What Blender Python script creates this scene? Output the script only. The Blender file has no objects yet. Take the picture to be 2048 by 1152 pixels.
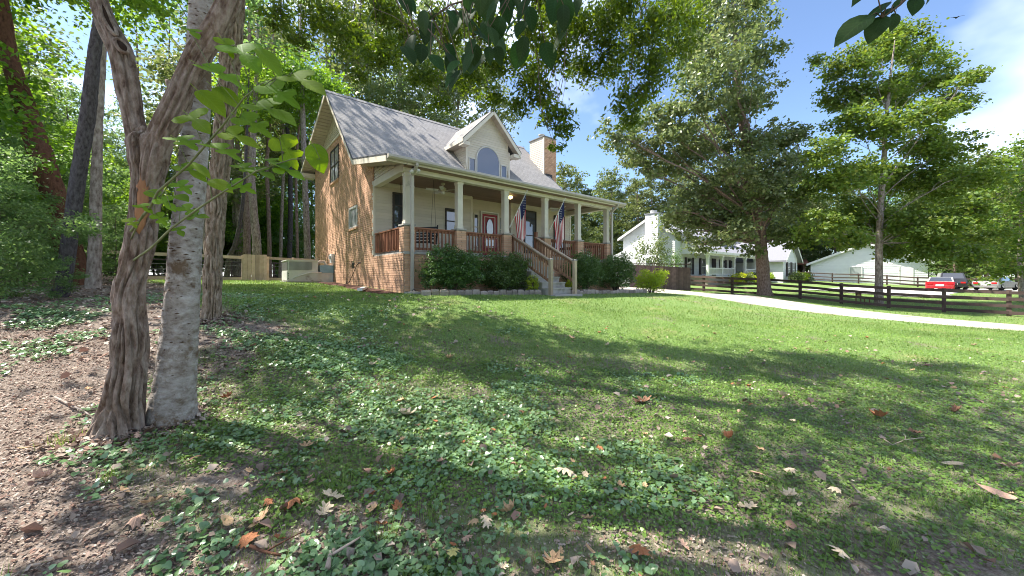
import bpy, math, random
import numpy as np
from mathutils import Vector, Matrix
R = math.radians
rnd = random.Random(7)
npr = np.random.default_rng(11)
scene = bpy.context.scene
col = scene.collection
F = 738.0 / 2048.0            # focal length / picture width
HOR = 553.0                   # horizon row of the 2048x1152 picture
CAMZ = 1.6

# ------------------------------------------------------------------ camera
cam_d = bpy.data.cameras.new('camera')
cam_d.sensor_fit = 'HORIZONTAL'; cam_d.sensor_width = 36.0; cam_d.lens = 36.0 * F
cam_d.shift_y = -(576 - HOR) / 2048.0
cam_d.clip_start = 0.02; cam_d.clip_end = 3000
cam = bpy.data.objects.new('camera', cam_d); col.objects.link(cam)
cam.location = (0, 0, CAMZ); cam.rotation_euler = (R(90), 0, 0)
scene.camera = cam

# ------------------------------------------------------------------ sky and sun
SUN_H = Vector((-0.975, 0.22, 0)).normalized()
SUN_EL = R(57)
world = bpy.data.worlds.new('World'); scene.world = world; world.use_nodes = True
wn = world.node_tree.nodes; wl = world.node_tree.links
for n in list(wn): wn.remove(n)
sky = wn.new('ShaderNodeTexSky'); sky.sky_type = 'NISHITA'; sky.sun_disc = False
sky.sun_elevation = SUN_EL; sky.sun_rotation = math.atan2(SUN_H.x, SUN_H.y)
sky.air_density = 0.75; sky.dust_density = 0.4; sky.ozone_density = 2.4
tc = wn.new('ShaderNodeTexCoord')
mp = wn.new('ShaderNodeMapping'); mp.inputs['Scale'].default_value = (1.0, 1.0, 1.5); mp.inputs['Location'].default_value = (8.9, 1.77, 2.55)
cn = wn.new('ShaderNodeTexNoise'); cn.inputs['Scale'].default_value = 1.5; cn.inputs['Detail'].default_value = 6; cn.inputs['Roughness'].default_value = 0.48
cr = wn.new('ShaderNodeValToRGB'); cr.color_ramp.elements[0].position = 0.49; cr.color_ramp.elements[1].position = 0.84
cr.color_ramp.elements[0].color = (0, 0, 0, 1); cr.color_ramp.elements[1].color = (0.85, 0.85, 0.85, 1)
cm = wn.new('ShaderNodeMixRGB'); cm.inputs['Color2'].default_value = (13.0, 13.0, 14.0, 1)
bg = wn.new('ShaderNodeBackground'); bg.inputs['Strength'].default_value = 0.09
wo = wn.new('ShaderNodeOutputWorld')
wl.new(tc.outputs['Generated'], mp.inputs['Vector']); wl.new(mp.outputs['Vector'], cn.inputs['Vector'])
wl.new(cn.outputs['Fac'], cr.inputs['Fac']); wl.new(cr.outputs['Color'], cm.inputs['Fac'])
wl.new(sky.outputs['Color'], cm.inputs['Color1']); wl.new(cm.outputs['Color'], bg.inputs['Color']); wl.new(bg.outputs['Background'], wo.inputs['Surface'])
sun_d = bpy.data.lights.new('sun', 'SUN'); sun_d.energy = 3.5; sun_d.angle = R(0.5); sun_d.color = (1.0, 0.95, 0.86)
sun = bpy.data.objects.new('sun', sun_d); col.objects.link(sun)
sd = Vector((SUN_H.x * math.cos(SUN_EL), SUN_H.y * math.cos(SUN_EL), math.sin(SUN_EL)))
sun.rotation_euler = sd.to_track_quat('Z', 'Y').to_euler(); sun.location = sd * 60
vs = scene.view_settings
vs.view_transform = 'Standard'; vs.look = 'None'; vs.gamma = 1.0; vs.exposure = 1.9; vs.use_curve_mapping = False
scene.cycles.use_denoising = True; scene.cycles.filter_width = 1.0
scene.cycles.max_bounces = 6; scene.cycles.transparent_max_bounces = 8
scene.cycles.sample_clamp_indirect = 6.0

# ------------------------------------------------------------------ frame of the lot: t along the house front, s towards its back
UX = Vector((0.779, 0.6275, 0)); UX.normalize(); UY = Vector((-UX.y, UX.x, 0))
CX, CY = -3.35, 11.2
YAW = math.atan2(UX.y, UX.x)
def W(t, s, z=0.0): return Vector((CX + UX.x * t + UY.x * s, CY + UX.y * t + UY.y * s, z))
def P(px, py, Y):             # a place seen at that pixel when it stands Y metres in front of the camera
    return Vector(((px - 1024) / 738 * Y, Y, CAMZ + (HOR - py) / 738 * Y))
def H(X, Y):
    X = np.asarray(X, float); Y = np.asarray(Y, float)
    dx = X - CX; dy = Y - CY
    t = dx * UX.x + dy * UX.y; s = dx * UY.x + dy * UY.y
    h0 = np.interp(t, [-80, -20, 0, 10.6, 18, 26.7, 38, 49, 60, 110, 300], [1.6, 1.3, 1.09, .87, .56, .2, .4, .6, .7, 1.0, 2])
    A = np.interp(t, [-20, 0, 26.7, 60], [1.23, 1.23, .64, .6])
    r = np.interp(t, [-20, 0, 26.7, 40, 120], [.5, .35, .56, .7, .8])
    q = -s - 2.3; q = .5 * (q + np.sqrt(q * q + .5)) - .05
    zf = h0 - A * np.tanh(np.maximum(q, 0) / 5.5)
    return zf + r * (1 - np.exp(-np.maximum(s, 0) / 8))
def cosx(px): return 1 / math.sqrt(1 + ((px - 1024) / 738) ** 2)
def Hf(X, Y): return float(H(X, Y))
def G(t, s):
    w = W(t, s); return Hf(w.x, w.y)
def smooth(a, b, x):
    u = np.clip((np.asarray(x, float) - a) / (b - a), 0, 1); return u * u * (3 - 2 * u)

# ------------------------------------------------------------------ vector noise
def _h(ix, iy, iz):
    n = (ix * 73856093 ^ iy * 19349663 ^ iz * 83492791) & 0x7fffffff
    n = (n * 1103515245 + 12345) & 0x7fffffff
    n = ((n >> 13) ^ n) * 60493 & 0x7fffffff
    return (n % 65536) / 65535.0
def vnoise(p):
    p = np.asarray(p, float); i = np.floor(p).astype(np.int64); f = p - i; f = f * f * (3 - 2 * f)
    o = 0
    for a in (0, 1):
        for b in (0, 1):
            for c in (0, 1):
                w = (f[..., 0] if a else 1 - f[..., 0]) * (f[..., 1] if b else 1 - f[..., 1]) * (f[..., 2] if c else 1 - f[..., 2])
                o = o + w * _h(i[..., 0] + a, i[..., 1] + b, i[..., 2] + c)
    return o
def litter_mask(X, Y):        # 1 = bare litter under the trees, 0 = lawn
    X = np.asarray(X, float); Y = np.asarray(Y, float)
    bx = np.where(Y < 6.5, 0.0 - .70 * Y, -4.55 - (Y - 6.5) * 1.2)
    n = vnoise(np.stack([X * .7, Y * .7, X * 0], -1)) - .5
    n2 = vnoise(np.stack([X * 2.3 + 9, Y * 2.3, X * 0 + 3], -1)) - .5
    m_ = smooth(.9, -.9, X - bx + n * 2.2 + n2 * 1.0)
    return np.clip(m_ + smooth(2.7, 1.7, Y) * smooth(2.6, .6, X) * (.45 + n2 * 1.6 + n), 0, 1)

# ------------------------------------------------------------------ materials
def newmat(name):
    m = bpy.data.materials.new(name); m.use_nodes = True
    nt = m.node_tree; b = nt.nodes['Principled BSDF']
    return m, nt, b
def mk(name, c1, c2=None, scale=8, rough=.7, bump=0, bscale=40, island=0, stretch=None, metal=0, spec=.3, detail=5, dirt=None, coat=0):
    m, nt, b = newmat(name); N = nt.nodes.new; L = nt.links.new
    b.inputs['Roughness'].default_value = rough; b.inputs['Metallic'].default_value = metal
    b.inputs['Specular IOR Level'].default_value = spec
    if coat: b.inputs['Coat Weight'].default_value = coat; b.inputs['Coat Roughness'].default_value = .05
    tco = N('ShaderNodeTexCoord'); mpp = N('ShaderNodeMapping'); L(tco.outputs['Object'], mpp.inputs['Vector'])
    if stretch: mpp.inputs['Scale'].default_value = stretch
    c2 = c2 or tuple(x * .8 for x in c1)
    no = N('ShaderNodeTexNoise'); no.inputs['Scale'].default_value = scale; no.inputs['Detail'].default_value = detail; no.inputs['Roughness'].default_value = .6
    L(mpp.outputs['Vector'], no.inputs['Vector'])
    ra = N('ShaderNodeValToRGB'); ra.color_ramp.elements[0].position = .3; ra.color_ramp.elements[1].position = .7
    ra.color_ramp.elements[0].color = (*c1, 1); ra.color_ramp.elements[1].color = (*c2, 1)
    L(no.outputs['Fac'], ra.inputs['Fac']); out = ra.outputs['Color']
    if dirt:
        d2 = N('ShaderNodeTexNoise'); d2.inputs['Scale'].default_value = dirt[1]; d2.inputs['Detail'].default_value = 8
        L(tco.outputs['Object'], d2.inputs['Vector'])
        r2 = N('ShaderNodeValToRGB'); r2.color_ramp.elements[0].position = dirt[2]; r2.color_ramp.elements[1].position = dirt[2] + .15
        mx = N('ShaderNodeMixRGB'); mx.inputs['Color2'].default_value = (*dirt[0], 1)
        L(d2.outputs['Fac'], r2.inputs['Fac']); L(r2.outputs['Color'], mx.inputs['Fac']); L(out, mx.inputs['Color1']); out = mx.outputs['Color']
    if island:
        ge = N('ShaderNodeNewGeometry'); hs = N('ShaderNodeHueSaturation'); ma = N('ShaderNodeMapRange')
        oi = N('ShaderNodeObjectInfo'); ad = N('ShaderNodeMath'); ad.operation = 'ADD'; fr = N('ShaderNodeMath'); fr.operation = 'FRACT'
        L(ge.outputs['Random Per Island'], ad.inputs[0]); L(oi.outputs['Random'], ad.inputs[1]); L(ad.outputs[0], fr.inputs[0])
        ma.inputs['To Min'].default_value = 1 - island; ma.inputs['To Max'].default_value = 1 + island
        L(fr.outputs[0], ma.inputs['Value']); L(ma.outputs['Result'], hs.inputs['Value']); L(out, hs.inputs['Color']); out = hs.outputs['Color']
    L(out, b.inputs['Base Color'])
    if bump:
        bn = N('ShaderNodeTexNoise'); bn.inputs['Scale'].default_value = bscale; bn.inputs['Detail'].default_value = 6; L(mpp.outputs['Vector'], bn.inputs['Vector'])
        bu = N('ShaderNodeBump'); bu.inputs['Strength'].default_value = bump; bu.inputs['Distance'].default_value = .02
        L(bn.outputs['Fac'], bu.inputs['Height']); L(bu.outputs['Normal'], b.inputs['Normal'])
    return m
def mkleaf(name, cols, trans=.4, rough=.45, spec=.35, back=None):
    m, nt, b = newmat(name); N = nt.nodes.new; L = nt.links.new
    b.inputs['Roughness'].default_value = rough; b.inputs['Specular IOR Level'].default_value = spec
    ge = N('ShaderNodeNewGeometry'); oi = N('ShaderNodeObjectInfo'); ad = N('ShaderNodeMath'); ad.operation = 'ADD'; fr = N('ShaderNodeMath'); fr.operation = 'FRACT'
    L(ge.outputs['Random Per Island'], ad.inputs[0]); L(oi.outputs['Random'], ad.inputs[1]); L(ad.outputs[0], fr.inputs[0])
    ra = N('ShaderNodeValToRGB'); el = ra.color_ramp.elements
    while len(el) < len(cols): el.new(.5)
    for i, c in enumerate(cols): el[i].position = i / max(1, len(cols) - 1); el[i].color = (*c, 1)
    L(fr.outputs[0], ra.inputs['Fac'])
    tcn = N('ShaderNodeTexCoord'); no = N('ShaderNodeTexNoise'); no.inputs['Scale'].default_value = .55; no.inputs['Detail'].default_value = 3
    L(tcn.outputs['Object'], no.inputs['Vector'])
    hs = N('ShaderNodeHueSaturation'); mr = N('ShaderNodeMapRange'); mr.inputs['From Min'].default_value = .3; mr.inputs['From Max'].default_value = .7
    mr.inputs['To Min'].default_value = .75; mr.inputs['To Max'].default_value = 1.25
    L(no.outputs['Fac'], mr.inputs['Value']); L(mr.outputs['Result'], hs.inputs['Value']); L(ra.outputs['Color'], hs.inputs['Color'])
    mh = N('ShaderNodeMapRange'); mh.inputs['To Min'].default_value = .485; mh.inputs['To Max'].default_value = .515
    L(oi.outputs['Random'], mh.inputs['Value']); L(mh.outputs['Result'], hs.inputs['Hue'])
    L(hs.outputs['Color'], b.inputs['Base Color'])
    if trans:
        tr = N('ShaderNodeBsdfTranslucent'); t2 = N('ShaderNodeHueSaturation'); t2.inputs['Value'].default_value = 1.5; t2.inputs['Hue'].default_value = .485; t2.inputs['Saturation'].default_value = 1.15
        L(hs.outputs['Color'], t2.inputs['Color']); L(t2.outputs['Color'], tr.inputs['Color'])
        mi = N('ShaderNodeMixShader'); mi.inputs['Fac'].default_value = trans
        L(b.outputs['BSDF'], mi.inputs[1]); L(tr.outputs['BSDF'], mi.inputs[2]); L(mi.outputs['Shader'], nt.nodes['Material Output'].inputs['Surface'])
    return m
def veins(m):
    nt = m.node_tree; N = nt.nodes.new; L = nt.links.new; b = nt.nodes['Principled BSDF']; src = b.inputs['Base Color'].links[0].from_socket
    tcn = N('ShaderNodeTexCoord'); sp = N('ShaderNodeSeparateXYZ'); L(tcn.outputs['Object'], sp.inputs[0])
    def op(o, a, b_=None):
        n = N('ShaderNodeMath'); n.operation = o
        for i, v in enumerate((a, b_)):
            if v is None: continue
            if isinstance(v, (int, float)): n.inputs[i].default_value = v
            else: L(v, n.inputs[i])
        return n.outputs[0]
    ab = op('ABSOLUTE', sp.outputs['X']); v = op('FRACT', op('MULTIPLY', op('SUBTRACT', sp.outputs['Y'], op('MULTIPLY', ab, .75)), 8.0))
    ln = op('MAXIMUM', op('LESS_THAN', v, .13), op('LESS_THAN', ab, .016))
    hs = N('ShaderNodeHueSaturation'); hs.inputs['Saturation'].default_value = .95; L(src, hs.inputs['Color']); L(op('ADD', op('MULTIPLY', ln, .3), .97), hs.inputs['Value']); L(hs.outputs['Color'], b.inputs['Base Color'])
    bu = N('ShaderNodeBump'); bu.inputs['Strength'].default_value = .5; bu.inputs['Distance'].default_value = .02; bu.invert = True; L(ln, bu.inputs['Height']); L(bu.outputs['Normal'], b.inputs['Normal'])
def mkglass(name, tint=(.02, .025, .03), rough=.03):
    m, nt, b = newmat(name); b.inputs['Base Color'].default_value = (*tint, 1); b.inputs['Roughness'].default_value = rough
    b.inputs['Specular IOR Level'].default_value = 1.0; b.inputs['Coat Weight'].default_value = .6; b.inputs['Coat Roughness'].default_value = .02
    tcn = nt.nodes.new('ShaderNodeTexCoord'); no = nt.nodes.new('ShaderNodeTexNoise'); no.inputs['Scale'].default_value = 1.2
    bu = nt.nodes.new('ShaderNodeBump'); bu.inputs['Strength'].default_value = .04
    nt.links.new(tcn.outputs['Object'], no.inputs['Vector']); nt.links.new(no.outputs['Fac'], bu.inputs['Height']); nt.links.new(bu.outputs['Normal'], b.inputs['Normal'])
    return m
M = {}
M['brick'] = mk('brick', (.62, .385, .26), (.54, .325, .215), 3, .85, .3, 60, island=.15, spec=.15)
M['mortar'] = mk('mortar', (.56, .46, .36), (.46, .37, .29), 20, .95, .3, 80)
M['siding'] = mk('siding', (.66, .59, .49), (.60, .535, .44), 1.3, .5, 0, island=.05, spec=.3)
M['trim'] = mk('trim', (.70, .64, .54), (.62, .56, .47), 3, .5, 0, dirt=((.3, .27, .22), 2.5, .66))
M['gutter'] = mk('gutter', (.52, .47, .41), (.42, .38, .34), 2, .45)
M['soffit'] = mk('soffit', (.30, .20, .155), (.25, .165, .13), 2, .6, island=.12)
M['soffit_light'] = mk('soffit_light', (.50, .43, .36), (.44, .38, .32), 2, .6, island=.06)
M['shingle'] = mk('shingle', (.30, .286, .278), (.27, .257, .25), 9, .95, .1, 150, island=.07, spec=.1)
M['roof_deck'] = mk('roof_deck', (.17, .165, .17), (.12, .12, .125), 20, .95)
M['drip'] = mk('drip_edge', (.06, .06, .065), None, 5, .7)
M['redwood'] = mk('redwood', (.29, .125, .07), (.19, .08, .047), 5, .65, .15, 30, island=.25, stretch=(1, 1, .3))
M['greywood'] = mk('weathered_wood', (.46, .37, .27), (.30, .225, .15), 4, .8, .3, 30, island=.2, stretch=(1, 1, .35), dirt=((.30, .33, .16), 3, .62))
M['stairwood'] = mk('stair_wood', (.36, .21, .13), (.22, .12, .075), 4, .75, .2, 30, island=.25, stretch=(1, 1, .35))
M['concrete'] = mk('concrete', (.44, .41, .375), (.33, .31, .285), 6, .9, .2, 90, dirt=((.2, .18, .15), 2, .64))
M['frame_dark'] = mk('bronze_frame', (.055, .045, .04), None, 4, .5)
M['frame_white'] = mk('white_frame', (.66, .64, .6), None, 4, .5)
M['glass'] = mkglass('window_glass', (.035, .04, .05))
M['glass_pale'] = mkglass('blind_glass', (.34, .36, .36), .08)
M['glass_blue'] = mkglass('sky_glass', (.06, .07, .10), .01)
M['reddoor'] = mk('red_door', (.32, .025, .035), (.26, .02, .03), 3, .4)
M['white'] = mk('white_paint', (.78, .77, .74), (.68, .67, .64), 3, .5)
M['cream'] = mk('cream_paint', (.66, .6, .46), None, 3, .5)
M['black'] = mk('black_metal', (.02, .02, .022), None, 8, .5)
M['blackplastic'] = mk('black_plastic', (.018, .018, .02), None, 8, .4)
M['galv'] = mk('galvanised', (.66, .65, .62), (.55, .54, .52), 2.5, .55, metal=.1, dirt=((.3, .26, .22), 3, .62))
M['galv_dark'] = mk('fin_metal', (.26, .255, .25), (.2, .195, .19), 5, .5, metal=.2)
M['bluepipe'] = mk('blue_insulation', (.28, .42, .50), (.2, .33, .42), 4, .6)
M['flag_red'] = mk('flag_red', (.46, .025, .04), None, 6, .75); M['flag_white'] = mk('flag_white', (.82, .80, .77), None, 6, .75); M['flag_blue'] = mk('flag_blue', (.02, .025, .09), None, 6, .75)
M['fence_dark'] = mk('fence_dark', (.062, .041, .035), (.10, .066, .056), 4, .8, .2, 30, island=.3, stretch=(1, 1, 1))
M['fence_grey'] = mk('fence_grey', (.17, .12, .115), (.10, .07, .068), 4, .85, .2, 30, island=.22)
M['fence_pale'] = mk('fence_pale', (.56, .43, .35), (.42, .31, .24), 4, .85, .2, 30, island=.25)
M['wire'] = mk('wire', (.25, .25, .25), None, 5, .5, metal=.5)
M['stone'] = mk('edging_stone', (.36, .31, .27), (.25, .2, .18), 9, .95, .4, 60, island=.28)
M['mulch'] = mk('mulch', (.14, .065, .045), (.07, .035, .028), 22, .95, .9, 60)
M['gravel'] = mk('gravel_drive', (.46, .42, .37), (.36, .32, .275), 3.5, .95, .6, 220, detail=9, dirt=((.27, .23, .165), 1.1, .55))
M['street'] = mk('pale_drive', (.6, .57, .54), (.5, .47, .44), 5, .9, .2, 100)
M['nb_white'] = mk('white_siding', (.74, .74, .74), (.68, .68, .69), 2, .55, island=.04)
M['nb_roof'] = mk('grey_roof', (.27, .27, .30), (.2, .2, .225), 20, .95, .3, 80, island=.15)
M['shutter'] = mk('shutter', (.035, .025, .03), None, 5, .6)
M['carred'] = mk('car_red', (.42, .012, .02), None, 3, .25, coat=1); M['carblack'] = mk('car_black', (.015, .015, .018), None, 3, .25, coat=1)
M['carsilver'] = mk('car_silver', (.5, .5, .52), None, 3, .3, coat=1); M['cartop'] = mk('car_soft_top', (.36, .35, .33), None, 6, .8)
M['tyre'] = mk('tyre', (.015, .015, .015), None, 8, .85); M['rim'] = mk('rim', (.4, .4, .42), None, 8, .35, metal=.8); M['lamp_red'] = mk('tail_lamp', (.5, .02, .02), None, 8, .2)
M['rust'] = mk('rusty_roof', (.2, .085, .05), (.12, .05, .035), 3, .85, .2, 30)
M['bird'] = mk('bird', (.02, .02, .025), None, 8, .8)
# barks
def mkbark(name, c1, c2, dark, sx=9, lichen=None, zs=.4):
    m, nt, b = newmat(name); N = nt.nodes.new; L = nt.links.new
    b.inputs['Roughness'].default_value = .9; b.inputs['Specular IOR Level'].default_value = .15
    tco = N('ShaderNodeTexCoord'); mpp = N('ShaderNodeMapping'); mpp.inputs['Scale'].default_value = (1, 1, zs); L(tco.outputs['Object'], mpp.inputs['Vector'])
    no = N('ShaderNodeTexNoise'); no.inputs['Scale'].default_value = sx * 2; no.inputs['Detail'].default_value = 8; no.inputs['Roughness'].default_value = .65; L(mpp.outputs['Vector'], no.inputs['Vector'])
    ra = N('ShaderNodeValToRGB'); el = ra.color_ramp.elements; el.new(.5)
    for e, (p, c) in zip(el, ((.32, dark), (.46, c1), (.68, c2))): e.position = p; e.color = (*c, 1)
    L(no.outputs['Fac'], ra.inputs['Fac']); out = ra.outputs['Color']
    if lichen:
        l2 = N('ShaderNodeTexNoise'); l2.inputs['Scale'].default_value = lichen[1]; l2.inputs['Detail'].default_value = 9; l2.inputs['Roughness'].default_value = .7; L(tco.outputs['Object'], l2.inputs['Vector'])
        r2 = N('ShaderNodeValToRGB'); r2.color_ramp.elements[0].position = lichen[2]; r2.color_ramp.elements[1].position = lichen[2] + .1
        mx = N('ShaderNodeMixRGB'); mx.inputs['Color2'].default_value = (*lichen[0], 1); L(l2.outputs['Fac'], r2.inputs['Fac']); L(r2.outputs['Color'], mx.inputs['Fac']); L(out, mx.inputs['Color1']); out = mx.outputs['Color']
    L(out, b.inputs['Base Color'])
    bu = N('ShaderNodeBump'); bu.inputs['Strength'].default_value = 1.0; bu.inputs['Distance'].default_value = .03; L(no.outputs['Fac'], bu.inputs['Height']); L(bu.outputs['Normal'], b.inputs['Normal'])
    return m
M['bark_mulberry'] = mkbark('bark_mulberry', (.20, .145, .115), (.37, .305, .265), (.075, .045, .035), 10, ((.42, .38, .35), 2.4, .60))
M['bark_birch'] = mkbark('bark_smooth_white', (.30, .265, .24), (.47, .44, .42), (.17, .13, .10), 5, ((.15, .105, .07), 4.2, .53), 1.7)
M['bark_birch_spot'] = mk('bark_spot', (.10, .065, .045), None, 20, .95)
M['bark_ash'] = mkbark('bark_furrowed', (.24, .18, .13), (.40, .33, .27), (.085, .06, .04), 11, ((.24, .23, .12), 3, .62))
M['bark_dark'] = mkbark('bark_dark', (.075, .065, .07), (.13, .12, .125), (.03, .025, .028), 12)
M['bark_red'] = mkbark('bark_red', (.13, .06, .038), (.18, .09, .058), (.06, .03, .02), 8)
M['bark_oak'] = mkbark('bark_oak', (.20, .135, .11), (.33, .25, .215), (.08, .05, .04), 8)
M['bark_grey'] = mkbark('bark_grey', (.25, .20, .17), (.44, .38, .34), (.10, .075, .06), 7)
M['heartwood'] = mk('exposed_wood', (.38, .19, .09), (.20, .09, .05), 10, .85, .5, 40, stretch=(1, 1, .15))
M['hole_shade'] = mk('cavity_shade', (.035, .018, .012), None, 9, .95)  # near-black colour standing in for the shade inside openings
M['twig'] = mk('twig', (.16, .12, .085), (.09, .065, .05), 20, .9)
M['greenstem'] = mk('green_stem', (.16, .2, .07), (.10, .11, .05), 12, .7)
# foliage
M['lf_woods'] = mkleaf('leaf_woods', [(.10, .19, .035), (.145, .26, .045), (.20, .32, .055), (.11, .21, .055)], .58)
M['lf_woods2'] = mkleaf('leaf_woods_cool', [(.10, .18, .06), (.145, .24, .085), (.185, .28, .10), (.085, .15, .055)], .52)
M['lf_oak'] = mkleaf('leaf_oak', [(.10, .15, .05), (.145, .195, .065), (.20, .23, .10), (.12, .165, .06)], .4, .36, .55)
M['lf_maple'] = mkleaf('leaf_maple', [(.085, .16, .032), (.12, .205, .04), (.165, .245, .05), (.10, .175, .036), (.20, .24, .05)], .44)
M['lf_ash'] = mkleaf('leaf_ash', [(.05, .105, .018), (.08, .15, .022), (.13, .20, .03), (.055, .115, .024)], .5)
M['lf_far'] = mkleaf('leaf_far', [(.09, .13, .045), (.12, .165, .055), (.155, .185, .06), (.10, .135, .06)], .4)
M['lf_shrub'] = mkleaf('leaf_shrub', [(.05, .105, .028), (.08, .155, .036), (.13, .22, .05), (.055, .12, .035)], .28, .3, .6)
M['lf_lime'] = mkleaf('leaf_lime', [(.30, .38, .04), (.42, .48, .06), (.24, .33, .04)], .4)
M['lf_mulberry'] = mkleaf('leaf_mulberry', [(.13, .24, .03), (.18, .31, .035), (.11, .21, .03)], .58, .6, .2)
M['lf_shadow'] = mkleaf('leaf_shaded', [(.025, .06, .015), (.035, .085, .02), (.022, .05, .016)], .22, .6, .15)  # greens darkened to carry the shade of the backlit near leaves
M['lf_cover'] = mkleaf('leaf_violet', [(.10, .19, .035), (.14, .25, .045), (.19, .30, .06), (.08, .16, .03), (.13, .22, .035)], .3, .38, .5)
M['lf_violet'] = mkleaf('leaf_violet_pale', [(.12, .235, .10), (.165, .29, .14), (.09, .18, .065), (.14, .25, .09), (.20, .32, .17)], .22, .3, .6)
M['grass'] = mkleaf('grass_blade', [(.125, .21, .05), (.18, .275, .065), (.25, .335, .09), (.15, .25, .055), (.34, .36, .16)], .3, .6)
M['litter'] = mkleaf('litter', [(.20, .145, .115), (.32, .25, .2), (.47, .40, .34), (.12, .085, .07), (.29, .18, .135), (.40, .34, .29)], .1, .8, .15)
for k, c in (('tan', (.60, .39, .22)), ('pale', (.72, .57, .40)), ('rust', (.42, .17, .075)), ('brown', (.28, .15, .09)), ('yellow', (.62, .55, .2)), ('pink', (.58, .37, .27))):
    M['fl_' + k] = mk('fallen_' + k, c, tuple(x * .66 for x in c), 14, .75, .3, 30, island=.12)

veins(M['lf_mulberry']); veins(M['lf_shadow'])
# ------------------------------------------------------------------ mesh helpers
def link(o, parent=None):
    col.objects.link(o)
    if parent is not None: o.parent = parent
    return o
def tag(o, label=None, cat=None, group=None, kind=None):
    if label: o['label'] = label
    if cat: o['category'] = cat
    if group: o['group'] = group
    if kind: o['kind'] = kind
    return o
def empty(name, loc, rz=0, label=None, cat=None, group=None):
    o = bpy.data.objects.new(name, None); o.location = loc; o.rotation_euler = (0, 0, rz); o.empty_display_size = .2
    link(o); return tag(o, label, cat, group)
class MB:
    def __init__(self): self.v = []; self.f = []
    def add(self, pts, faces):
        b = len(self.v); self.v += [tuple(p) for p in pts]; self.f += [tuple(i + b for i in f) for f in faces]; return self
    def hexa(self, p):        # p: four bottom points counter-clockwise, then the four above
        return self.add(p, [(3, 2, 1, 0), (4, 5, 6, 7), (0, 1, 5, 4), (1, 2, 6, 5), (2, 3, 7, 6), (3, 0, 4, 7)])
    def box(self, x0, x1, y0, y1, z0, z1):
        return self.hexa([(x0, y0, z0), (x1, y0, z0), (x1, y1, z0), (x0, y1, z0), (x0, y0, z1), (x1, y0, z1), (x1, y1, z1), (x0, y1, z1)])
    def ext(self, poly, vec):
        n = len(poly); vec = Vector(vec); a = [Vector(p) for p in poly]; b = [p + vec for p in a]
        f = [tuple(range(n - 1, -1, -1)), tuple(range(n, 2 * n))] + [(i, (i + 1) % n, n + (i + 1) % n, n + i) for i in range(n)]
        return self.add(a + b, f)
    def bar(self, a, b, w, h, up=(0, 0, 1)):
        a = Vector(a); b = Vector(b); d = (b - a).normalized(); u = Vector(up)
        x = d.cross(u)
        if x.length < 1e-4: x = d.cross(Vector((1, 0, 0)))
        x.normalize(); u = x.cross(d).normalized(); x *= w / 2; u *= h / 2
        return self.hexa([a - x - u, a + x - u, b + x - u, b - x - u, a - x + u, a + x + u, b + x + u, b - x + u])
    def tube(self, path, rad, n=8, cap=True):
        path = [Vector(p) for p in path]; m = len(path)
        if not hasattr(rad, '__len__'): rad = [rad] * m
        ref = Vector((0.31, .77, .55)).normalized(); rings = []
        for i in range(m):
            d = (path[min(i + 1, m - 1)] - path[max(i - 1, 0)]).normalized()
            x = ref - d * ref.dot(d)
            if x.length < 1e-3: x = d.orthogonal()
            x.normalize(); ref = x; y = d.cross(x)
            rings.append([path[i] + (x * math.cos(2 * math.pi * k / n) + y * math.sin(2 * math.pi * k / n)) * rad[i] for k in range(n)])
        pts = [p for r in rings for p in r]; fs = []
        for i in range(m - 1):
            for k in range(n):
                fs.append((i * n + k, i * n + (k + 1) % n, (i + 1) * n + (k + 1) % n, (i + 1) * n + k))
        if cap: fs.append(tuple(range(n - 1, -1, -1))); fs.append(tuple((m - 1) * n + k for k in range(n)))
        return self.add(pts, fs)
    def mesh(self, name, mat, smooth=False, off=None):
        me = bpy.data.meshes.new(name)
        v = self.v if off is None else [(p[0] + off[0], p[1] + off[1], p[2] + off[2]) for p in self.v]
        me.from_pydata(v, [], self.f); me.materials.append(M[mat] if isinstance(mat, str) else mat)
        if smooth: me.polygons.foreach_set('use_smooth', [True] * len(me.polygons))
        me.update(); return me
    def build(self, name, mat, parent=None, smooth=False, off=None):
        return link(bpy.data.objects.new(name, self.mesh(name, mat, smooth, off)), parent)
def npmesh(name, V, Fc, mat, smooth=False):
    V = np.ascontiguousarray(V, dtype=np.float32); Fc = np.ascontiguousarray(Fc, dtype=np.int32); k = Fc.shape[1]
    me = bpy.data.meshes.new(name); me.vertices.add(len(V)); me.vertices.foreach_set('co', V.ravel())
    me.loops.add(Fc.size); me.loops.foreach_set('vertex_index', Fc.ravel())
    me.polygons.add(len(Fc)); me.polygons.foreach_set('loop_start', np.arange(len(Fc), dtype=np.int32) * k)
    if smooth: me.polygons.foreach_set('use_smooth', np.ones(len(Fc), dtype=bool))
    me.materials.append(M[mat] if isinstance(mat, str) else mat); me.update(calc_edges=True); me.validate(); return me
def fan(outline, lift=None):  # a leaf outline as a fan of triangles around its middle
    o = np.array(outline, float); c = np.array([[0, o[:, 1].mean() * .9, 0]])
    z = np.zeros(len(o)) if lift is None else np.array([lift(x, y) for x, y in o])
    V = np.vstack([np.column_stack([o, z]), c]); n = len(o)
    Fc = np.array([(i, (i + 1) % n, n) for i in range(n)]); return V, Fc
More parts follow.
